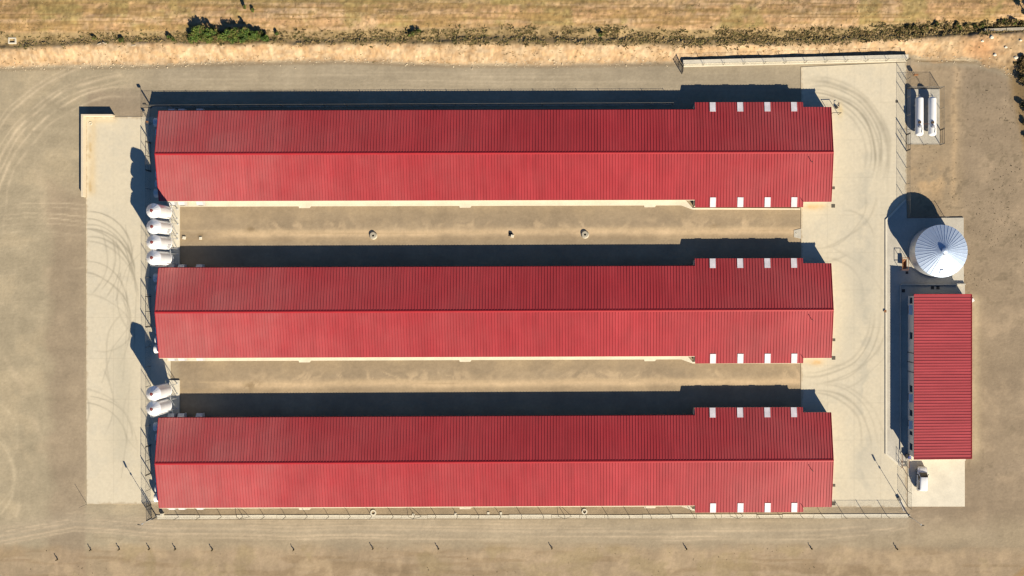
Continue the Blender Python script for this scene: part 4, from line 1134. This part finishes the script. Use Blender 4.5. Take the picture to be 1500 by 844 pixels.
MB().box(-.34,.34,-.38,.38,.803,.86).build('lid', M['black'], t)
# ---------------------------------------------------------------- wells, blocks and covers
def well(px, py, ro, ri, h, label, cone=0.0, z=0.0):
    t = thing('concrete_well', W(px, py, z), label, 'well', group='round concrete wells')
    MB().lathe([(ro+cone,-.1),(ro+cone,.05),(ro,h),(ri,h),(ri,-.1)], 28).build('rim', M['old_concrete'] if cone else M['pale_concrete'], t, smooth=True)
    MB().lathe([(.001,h-.22),(ri+.01,h-.22),(ri+.01,h-.28),(.001,h-.28)], 20).build('cover', M['pit'], t)
well(547,345.3,.58,.20,.34,'conical concrete well, left one in the strip below the top shed',.16)
well(857,343.8,.58,.20,.34,'conical concrete well, right one in the strip below the top shed',.16)
well(547.0,751.2,.55,.30,.16,'round concrete well ring, left one along the south fence')
well(856.3,749.4,.52,.28,.16,'round concrete well ring, right one along the south fence')
well(1166.5,342.2,.20,.12,.10,'tiny drain ring on the concrete tongue of the east yard')
well(133,181,.30,.20,.10,'small ring mark at the upper left corner of the west yard', z=.05)
def block(px, py, s, h, label, m='pale_concrete', z=0.0):
    o = MB().bevbox(-s/2, s/2, -s/2, s/2, -.1, h, .03).build('concrete_block', M[m]); o.location = W(px, py, z)
    o.rotation_euler.z = random.uniform(-.2,.2)
    tag(o, label, 'block', 'small concrete blocks')
block(270,348.5,.55,.22,'small white block just right of the row of four silos')
block(294,349,.5,.16,'small pale block on the dirt right of the silo row, beside a brown patch')
block(750.5,346,.5,.55,'white block beside a dark pit in the strip below the top shed')
block(238.6,753.5,.5,.6,'pale block standing at the west end of the south fence')
for px, py, lab in ((605.5,753.8,'leftmost small block of four along the south fence'),(667.5,752.8,'second small block from the left along the south fence'),(715.3,751.6,'third small block from the left along the south fence'),(733.8,751.8,'rightmost small block of four along the south fence')):
    block(px,py,.42,.14,lab)
o = MB().prism([(-.35,-.3),(.3,-.35),(.35,.3),(-.3,.35)],-.02,.02).build('pit_cover', M['pit']); o.location = W(747.5,343.5,.01); tag(o,'dark square pit opening in the strip below the top shed','pit')
def cover(px, py, s, label, z=.075, m='iron_cover'):
    t = thing('drain_cover', W(px, py, z), label, 'drain cover', group='square iron drain covers')
    f = MB()
    for a in ((-s,s,-s,-s+.06),(-s,s,s-.06,s),(-s,-s+.06,-s+.06,s-.06),(s-.06,s,-s+.06,s-.06)): f.box(*a, -.02, .03)
    f.build('frame', M[m], t)
    MB().box(-s+.06,s-.06,-s+.06,s-.06,-.02,.006).build('plate', M[m], t)
    for i in range(4): MB().box(-s+.09,s-.09,-s+.14+i*(2*s-.28)/3-.03,-s+.14+i*(2*s-.28)/3+.03,.006,.02).build('bar', M[m], t)
for px, py, s, lab in ((1220.8,275.5,.24,'upper square drain cover at the east end of the top shed'),(1220.4,301.8,.32,'lower square drain cover at the east end of the top shed'),
                       (1221.5,498,.24,'upper square drain cover at the east end of the middle shed'),(1221,524.5,.32,'lower square drain cover at the east end of the middle shed'),
                       (1221.5,711,.24,'upper square drain cover at the east end of the bottom shed'),(1221,737.5,.34,'lower square drain cover at the east end of the bottom shed')):
    cover(px, py, s, lab)
for px, py, s, z, lab in ((1328,399.5,.24,.205,'dark square cover between the silo and the building plinth'),(1322.5,426,.30,.295,'dark square cover at the plinth corner of the building'),
                          (1365,421.5,.30,.295,'left one of two dark square covers behind the building'),(1373,421.5,.30,.295,'right one of two dark square covers behind the building')):
    cover(px, py, s, lab, z, 'dark_steel')
cover(1296.2,456,.22,'small dark grate in the kerb left of the building',.24,'rust')
cover(1313.5,149,.22,'small grate by the fence left of the gas tanks',.075)
# culvert box at the far left of the bank
hz = float(terrain(np.array([[24.]]), np.array([[61.]]))[0,0])
t = thing('culvert_box', W(24.5,62.5,hz-.1), 'small pale culvert box with a dark mouth at the left of the bank', 'culvert')
for q in ((-.7,.7,-.55,-.35,-.4,.35),(-.7,.7,.35,.55,-.4,.35),(-.7,-.5,-.348,.348,-.4,.35),(.5,.7,-.348,.348,-.4,.35)): MB().box(*q).build('side', M['pale_concrete'], t)
MB().box(-.5,.5,-.348,.348,-.4,-.25).build('mouth', M['pit'], t)
# downspout splash by the building's north-east corner
o = MB().bevbox(-.35,.35,-.3,.3,-.05,.12,.03).build('splash_block', M['white_plastic']); o.location = W(1424,440,0); o.rotation_euler.z=.5
tag(o, 'white splash block at the north east corner of the service building', 'block')

# ---------------------------------------------------------------- vegetation
def th(px, py):
    return terrain(np.asarray(px, dtype=np.float32).reshape(1,-1), np.asarray(py, dtype=np.float32).reshape(1,-1)).reshape(-1)
def tri_mesh(name, verts, cols, material, per=3):
    """loose triangles or quads (per corners each) with one colour per face"""
    n = len(verts)//per
    me = bpy.data.meshes.new(name)
    me.vertices.add(len(verts)); me.vertices.foreach_set('co', verts.astype(np.float32).ravel())
    me.loops.add(len(verts)); me.loops.foreach_set('vertex_index', np.arange(len(verts), dtype=np.int32))
    me.polygons.add(n); me.polygons.foreach_set('loop_start', np.arange(0, len(verts), per, dtype=np.int32))
    me.update(calc_edges=True)
    a = me.color_attributes.new('Col', 'FLOAT_COLOR', 'POINT')
    rgba = np.ones((len(verts), 4), dtype=np.float32); rgba[:, :3] = np.repeat(cols, per, 0)
    a.data.foreach_set('color', rgba.ravel())
    me.materials.append(material); me.update()
    return me
def tufts(name, px, py, hgt, rad, blades, pal, material, seed=1, width=.05):
    """grass tufts: each a fan of leaning blades"""
    r = np.random.default_rng(seed)
    n = len(px); base = np.stack([(px-750)/U, (422-py)/U, th(px, py)-.02], -1)
    B = np.repeat(base, blades, 0); H = np.repeat(hgt, blades); R = np.repeat(rad, blades)
    N = len(B)
    a = r.random(N)*2*PI; rr = np.sqrt(r.random(N))*R
    foot = B + np.stack([np.cos(a)*rr*.6, np.sin(a)*rr*.6, np.zeros(N)], -1)
    hh = H*(.5+.7*r.random(N)); ln = rr*1.1+.55*hh*r.random(N)
    tip = foot + np.stack([np.cos(a)*ln, np.sin(a)*ln, hh], -1)
    t = a + PI/2 + (r.random(N)-.5)*2
    w = np.stack([np.cos(t), np.sin(t), np.zeros(N)], -1)*(width*(.6+.8*r.random(N))*(.6+R))[:, None]
    V = np.stack([foot-w, foot+w, tip], 1).reshape(-1, 3)
    pal = np.array(pal, dtype=np.float32)
    c = pal[np.repeat(r.integers(0, len(pal), n), blades)]*(.7+.6*r.random(N))[:, None]
    return tri_mesh(name, V, c.astype(np.float32), material)
def leaves(centres, radii, n_each, size, pal, seed, jitter=.35, up=.3):
    """leaf faces spread through a set of ellipsoid clumps"""
    r = np.random.default_rng(seed)
    C = np.repeat(centres, n_each, 0); Rr = np.repeat(radii, n_each, 0); N = len(C)
    d = r.normal(size=(N, 3)); d /= np.linalg.norm(d, axis=1)[:, None]
    P = C + d*Rr*(r.random(N)**(1/2.2))[:, None]
    u = r.normal(size=(N, 3)); u /= np.linalg.norm(u, axis=1)[:, None]
    v = np.cross(u, r.normal(size=(N, 3)) + np.array([0, 0, up])); v /= np.linalg.norm(v, axis=1)[:, None]
    s = size*(.55+.9*r.random(N))[:, None]
    V = np.stack([P-u*s, P+v*s*.45, P+u*s, P-v*s*.45], 1).reshape(-1, 3)
    pal = np.array(pal, dtype=np.float32)
    k = np.repeat(r.integers(0, len(pal), len(centres)), n_each)
    k = np.where(r.random(N) < jitter, r.integers(0, len(pal), N), k)
    c = pal[k]*(.75+.5*r.random(N))[:, None]
    return V, c.astype(np.float32)

GREENS = [(.090,.150,.030),(.065,.115,.025),(.120,.170,.034),(.150,.175,.042),(.050,.092,.024)]
OLIVE = [(.15,.125,.045),(.11,.095,.036),(.18,.135,.055),(.085,.075,.027)]
DRYP = [(.28,.20,.09),(.22,.155,.065),(.33,.24,.115),(.18,.13,.055),(.16,.135,.05)]
STRAW = [(.38,.28,.13),(.30,.215,.095),(.42,.32,.17),(.24,.18,.07)]

_sh = [0]
def shrub(px, py, h, rx, ry, pal, label, group, n=900, leaf=.13, upright=.0):
    """leafy bush: stems and a crown of leaf faces in uneven clumps"""
    _sh[0] += 1; sd = 100+_sh[0]; r = np.random.default_rng(sd)
    z = float(th([px], [py])[0])
    t = thing('shrub', W(px, py, z-.03), label, 'shrub', group=group)
    k = max(5, int(6+h*4))
    cz = h*(.10+.82*r.random(k)**1.15); a = r.random(k)*2*PI; q = np.sqrt(r.random(k))
    taper = 1-.55*(cz/h)
    cen = np.stack([np.cos(a)*q*rx*.85*taper, np.sin(a)*q*ry*.85*taper, cz], -1)
    m = r.random(k)
    rad = np.stack([rx*(.22+.25*m), ry*(.22+.25*m), h*(.13+.13*m)*(1+upright)], -1)
    V, c = leaves(cen, rad, max(20, n//k), leaf, pal, sd)
    V[:, 2] = np.maximum(V[:, 2], .02)
    me = tri_mesh('crown', V, c, M['leaf'], 4); link_mesh('crown', me, t)
    s = MB()
    for p in cen[:min(8, k)]:
        mid = Vector((p[0]*.4, p[1]*.4, p[2]*.5))
        s.tube((p[0]*.08, p[1]*.08, 0), mid, .028, 5, .02); s.tube(mid, tuple(p), .02, 4, .008)
    s.build('stem', M['bark'], t)
    return t

R2 = np.random.default_rng(5)
ORD = ['first','second','third','fourth','fifth','sixth','seventh','eighth','ninth','tenth','eleventh','twelfth','thirteenth','fourteenth','fifteenth']
def crest(x): return float(np.interp(x, [p[0] for p in CREST], [p[1] for p in CREST]))
def fieldy(x): return float(np.interp(x, [p[0] for p in FIELD], [p[1] for p in FIELD]))
# the green thicket
g = 'green shrubs of the thicket on the bank'; cnt = {'front': 0, 'back': 0}
for px, py, h, rx, ry in ((289,56,1.6,.75,.7),(294,48,2.2,.7,.7),(302,57,1.2,1.0,.7),(303,46,2.6,.6,.6),(311,54,1.5,1.0,.8),(318,50,2.7,.65,.65),(321,58,1.1,1.1,.6),(329,55,1.3,1.0,.7),
                          (338,53,2.3,.8,.75),(345,49,2.7,.75,.75),(346,57,1.5,1.0,.7),(353,51,2.6,.75,.75),(360,54,2.2,.9,.8),(366,49,2.8,.6,.65),(371,56,1.3,1.0,.6),(378,53,1.9,.75,.6),(385,52,1.6,.7,.6),(393,56,1.5,.6,.6)):
    py += 3.0
    row = 'front' if py > 55.5 else 'back'; cnt[row] += 1
    lab = ORD[cnt[row]-1]+' green shrub from the left in the '+row+' row of the thicket on the bank'
    shrub(px, py, h*.85, rx*1.6, ry*1.7, GREENS+OLIVE[:1] if h > 1.4 else GREENS[2:4]+OLIVE+DRYP[:1], lab, g, n=1700, leaf=.15, upright=.4)
for px, py, h, rx, lab in ((603,51,1.5,.9,'green bush alone on the bank, left of two close together'),(613,49,1.9,1.1,'green bush alone on the bank, right of two close together'),
                           (880,49,1.7,.8,'dark green bush in the scrub band above the top shed'),(184,58,1.2,.7,'small green bush left of the big thicket'),
                           (144,55,1.1,.6,'small green bush on the bank left of centre thicket, beside pale slabs'),(366,17,1.4,.45,'tall weed standing in the dry field above the thicket'),(377,20,1.0,.4,'shorter weed standing in the dry field above the thicket'),
                           (410,50,1.4,.4,'thin upright weed right of the thicket'),(255,56,1.2,.8,'olive bush just left of the big thicket')):
    if py > 30: py += 3.5
    h *= .7
    shrub(px, py, h, rx, rx*.8, GREENS[:3]+OLIVE, lab, 'single bushes on the bank', n=650)
g = 'dark bushes along the upper right ditch'
for k, (px, py, h, rx) in enumerate(((1312,48,1.5,.9),(1322,46,1.7,.9),(1338,46,1.4,.9),(1352,44,1.6,.9),(1366,43,1.7,.9),(1382,42,1.7,.9),(1398,40,2.4,.7),(1402,43,1.6,.9),(1412,41,1.8,.9),(1426,40,1.7,1.0),(1440,38,1.9,1.0),(1455,38,1.8,.9),(1468,37,1.8,1.0),(1480,36,2.0,.9),(1491,36,2.2,.9))):
    h *= random.uniform(.30,.60); rx *= random.uniform(.6,1.25); px += random.uniform(-4,4); py += random.uniform(-2.5,2.5)
    lab = ORD[k]+' dark bush from the left in the ditch hedge at the upper right'
    shrub(px, py, h, rx, .8, OLIVE+DRYP+GREENS[2:4], lab, g, n=620)
g = 'dark bushes on the right edge'
for k, (px, py, h, rx) in enumerate(((1498,88,1.6,1.1),(1493,96,1.3,.9),(1502,104,2.2,1.2),(1499,118,1.5,1.0),(1503,135,2.0,1.1),(1499,150,1.2,.8),(1504,165,1.8,1.1),(1500,182,1.3,.8),(1506,200,1.8,1.0))):
    h *= random.uniform(.35,.8); rx *= random.uniform(.7,1.3); px += random.uniform(-5,5); py += random.uniform(-4,4)
    shrub(px, py, h, rx, rx, OLIVE+DRYP[:3], ORD[k]+' dark bush from the top on the slope at the right edge', g, n=700)
# slender bare trees in the corner
for px, py, h, lab in ((1497,29,5.2,'slender tree at the upper right corner, left one'),(1505,33,6.0,'slender tree at the upper right corner, right one')):
    z = float(th([px],[py])[0]); t = thing('slender_tree', W(px, py, z-.05), lab, 'tree', group='slender trees in the upper right corner')
    r = np.random.default_rng(int(px)); tr = MB().tube((0,0,0),(.1,.05,h*.5),.11,7,.07).tube((.1,.05,h*.5),(.0,.1,h*.97),.07,6,.02)
    cen = []; br = MB()
    for i in range(13):
        zz = h*(.28+.68*r.random()); a = r.random()*2*PI; ln = .35+.7*r.random()
        p = Vector((math.cos(a)*ln, math.sin(a)*ln, zz+.5)); br.tube((.05,.05,zz),p,.03,4,.01); cen.append(p)
    tr.build('trunk', M['bark'], t); br.build('branch', M['bark'], t)
    V, c = leaves(np.array([tuple(p) for p in cen]), np.full((13,3), .42), 110, .14, GREENS+OLIVE, int(px))
    link_mesh('crown', tri_mesh('crown', V, c, M['leaf'], 4), t)

# scrub that fills the ditch band: one mass
n = 12000
x = R2.uniform(-60, 1560, n); tt = R2.random(n)
cr = np.interp(x, [p[0] for p in CREST], [p[1] for p in CREST]); fl = np.interp(x, [p[0] for p in FIELD], [p[1] for p in FIELD])
y = fl + (cr-fl)*tt + R2.normal(0, 2.0, n)
dens = fbm((x/24).astype(np.float32), (y/8).astype(np.float32), 1, 3)
wgt = np.clip((dens-.34)*5, .12, 1)*np.interp(x, [0,130,240,400,600,1000,1500], [.18,.30,.40,.30,.42,.8,.9])
keep = R2.random(n) < wgt; x, y, dens = x[keep], y[keep], dens[keep]
hh = (.04+.17*R2.random(len(x))**1.8)*np.interp(x, [0,200,500,900,1500], [.7,.8,.95,1.1,1.2])
me = tufts('ditch_scrub', x, y, hh, .12+.30*R2.random(len(x)), 9, DRYP+DRYP[:3]+OLIVE, M['dry'], 21, .17)
tag(link_mesh('ditch_scrub', me), 'olive and brown scrub filling the ditch along the bank', 'scrub', kind='stuff')
# dry grass on the field above and thinly on the bank
n = 9000
x = R2.uniform(-60, 1560, n); fl = np.interp(x, [p[0] for p in FIELD], [p[1] for p in FIELD])
y = R2.uniform(-60, 1, n)+fl
dens = fbm((x/40).astype(np.float32), (y/7).astype(np.float32), 2, 3)
keep = R2.random(n) < np.clip((dens-.40)*5, .06, 1); x, y = x[keep], y[keep]
me = tufts('dry_grass', x, y, .03+.10*R2.random(len(x))**2, .08+.18*R2.random(len(x)), 5, STRAW+DRYP[:3], M['dry'], 22, .07)
tag(link_mesh('dry_grass', me), 'dry straw coloured grass on the field above the bank', 'grass', kind='stuff')
n = 2600
x = R2.uniform(-60, 1560, n); cr = np.interp(x, [p[0] for p in CREST], [p[1] for p in CREST]); ft = np.interp(x, [p[0] for p in FOOT], [p[1] for p in FOOT])
tt = R2.random(n)**1.3; y = cr + (ft-cr)*tt
dens = fbm((x/15).astype(np.float32), (y/9).astype(np.float32), 3, 3)
keep = R2.random(n) < np.clip((dens-.46)*6, .04, 1)*np.interp(x,[0,500,700,1000,1350,1500],[.35,.5,.8,1,1,1]); x, y = x[keep], y[keep]
me = tufts('bank_grass', x, y, .04+.14*R2.random(len(x))**2, .10+.20*R2.random(len(x)), 6, DRYP+OLIVE[:1]+STRAW, M['dry'], 23, .07)
tag(link_mesh('bank_grass', me), 'sparse dry tufts on the sunny bank', 'grass', kind='stuff')
# weeds dotted over the east yard and beside the tracks
x = np.concatenate([R2.uniform(1395, 1530, 1500), R2.uniform(1335, 1420, 130), R2.uniform(-20, 1500, 260)])
y = np.concatenate([R2.uniform(105, 420, 1500), R2.uniform(215, 320, 130), R2.uniform(800, 850, 260)])
dens = fbm((x/30).astype(np.float32), (y/30).astype(np.float32), 4, 3)
keep = R2.random(len(x)) < np.clip((dens-.46)*7, .03, 1); x, y = x[keep], y[keep]
me = tufts('yard_weeds', x, y, .03+.09*R2.random(len(x))**2, .03+.10*R2.random(len(x))**2, 6, [(.10,.08,.045),(.075,.065,.035),(.14,.11,.06)], M['dry'], 24, .09)
tag(link_mesh('yard_weeds', me), 'low dark weeds dotted over the east gravel', 'weeds', kind='stuff')
# rough edge where bank meets track: scattered stones
n = 1500
x = R2.uniform(-40, 1540, n); ft = np.interp(x, [p[0] for p in FOOT], [p[1] for p in FOOT]); y = ft + R2.normal(-2, 3.5, n)
sel = (x < 990) | (x > 1335); x, y = x[sel], y[sel]
zs = th(x, y); sb = MB()
rr = random.Random(4)
for a, b_, z in zip(x, y, zs):
    s = .05+.13*rr.random()**3; p = W(a, b_, z)
    vs = [(p.x+s*rr.uniform(.7,1.3)*c, p.y+s*rr.uniform(.7,1.3)*d, p.z+e*s*rr.uniform(.6,1.1)) for c, d, e in ((1,0,0),(0,1,0),(-1,0,0),(0,-1,0),(0,0,1))]
    sb.add(vs, [(0,1,4),(1,2,4),(2,3,4),(3,0,4)])
o = sb.build('loose_stones', M['stone']); tag(o, 'loose stones along the foot of the bank', 'stones', kind='stuff')
# larger pale stones one can pick out on the upper right slope and on the bank
for k, (px, py, s, lab) in enumerate(((1448,57.5,.42,'pale stone on the reddish slope at the upper right, largest of its scatter'),(1435,62.5,.28,'pale stone left of the largest one on the reddish slope'),(1470,71,.30,'pale stone on the right part of the reddish slope'),
                        (1456,81,.34,'pale stone low on the reddish slope'),(1486,85.5,.40,'pale stone beside the dark bushes at the right edge'),(1490,62,.25,'pale stone high near the right edge of the slope'))):
    z = float(th([px],[py])[0]); r = random.Random(k+50)
    n_ = 9; vs = []
    for zz, f in ((-.1,1.0),(.25,.95),(.5,.55)):
        for i in range(n_):
            a = 2*PI*i/n_; q = s*f*r.uniform(.8,1.2); vs.append((math.cos(a)*q, math.sin(a)*q*.75, zz*s*1.3))
    fs = [(l*n_+i, l*n_+(i+1) % n_, (l+1)*n_+(i+1) % n_, (l+1)*n_+i) for l in range(2) for i in range(n_)] + [tuple(range(2*n_, 3*n_))]
    o = MB().add(vs, fs).build('field_stone', M['pale_concrete']); o.location = W(px, py, z); tag(o, lab, 'stone', 'pale stones on the slope')
# slabs of broken concrete on the bank at the left
for k, (px, py, rz, lab) in enumerate(((151,67,.3,'left one of the broken pale slabs on the left bank'),(159,66,-.4,'right one of the broken pale slabs on the left bank'),(201,69.5,.1,'thin pale slab lying on the bank below the small bushes'))):
    o = MB().bevbox(-.38,.38,-.10,.10,-.15,.07,.03).build('broken_slab', M['stone']); o.location = W(px, py, float(th([px],[py])[0])); o.rotation_euler.z = rz
    tag(o, lab, 'slab', 'broken slabs on the bank')

# ---------------------------------------------------------------- young saplings with stakes along the south track
ords = ['first','second','third','fourth','fifth','sixth','seventh','eighth','ninth','tenth','eleventh','twelfth','thirteenth']
for k, (px, py) in enumerate(((84,819.5),(133,805.5),(175,804.5),(219,804),(257,804.5),(311,805.5),(430,805.5),(546,803.5),(642,804),(808,803),(1005,804),(1188,803.5),(1313,803.8))):
    z = float(th([px],[py])[0]); r = np.random.default_rng(300+k); h = .62+.2*r.random()
    t = thing('staked_sapling', W(px, py, z-.02), ords[k]+' staked sapling from the left along the south track', 'sapling', group='staked saplings along the south track')
    MB().tube((0,0,0),(0,0,h),.035,5).build('stake', M['wood'], t)
    MB().tube((.06,.03,0),(.08,.03,h*.85),.018,4).build('stem', M['bark'], t)
    cen = np.array([(.05,.0,.12),(.1,.05,.3),(.05,-.05,.5),(.08,.03,.7)])
    V, c = leaves(cen, np.array([(.20,.20,.08),(.10,.10,.1),(.07,.07,.1),(.06,.06,.08)]), 36, .06, [(.05,.045,.02),(.06,.055,.02),(.08,.06,.03)], 300+k)
    V[:, 2] = np.maximum(V[:, 2], .02)
    link_mesh('crown', tri_mesh('crown', V, c, M['leaf'], 4), t)
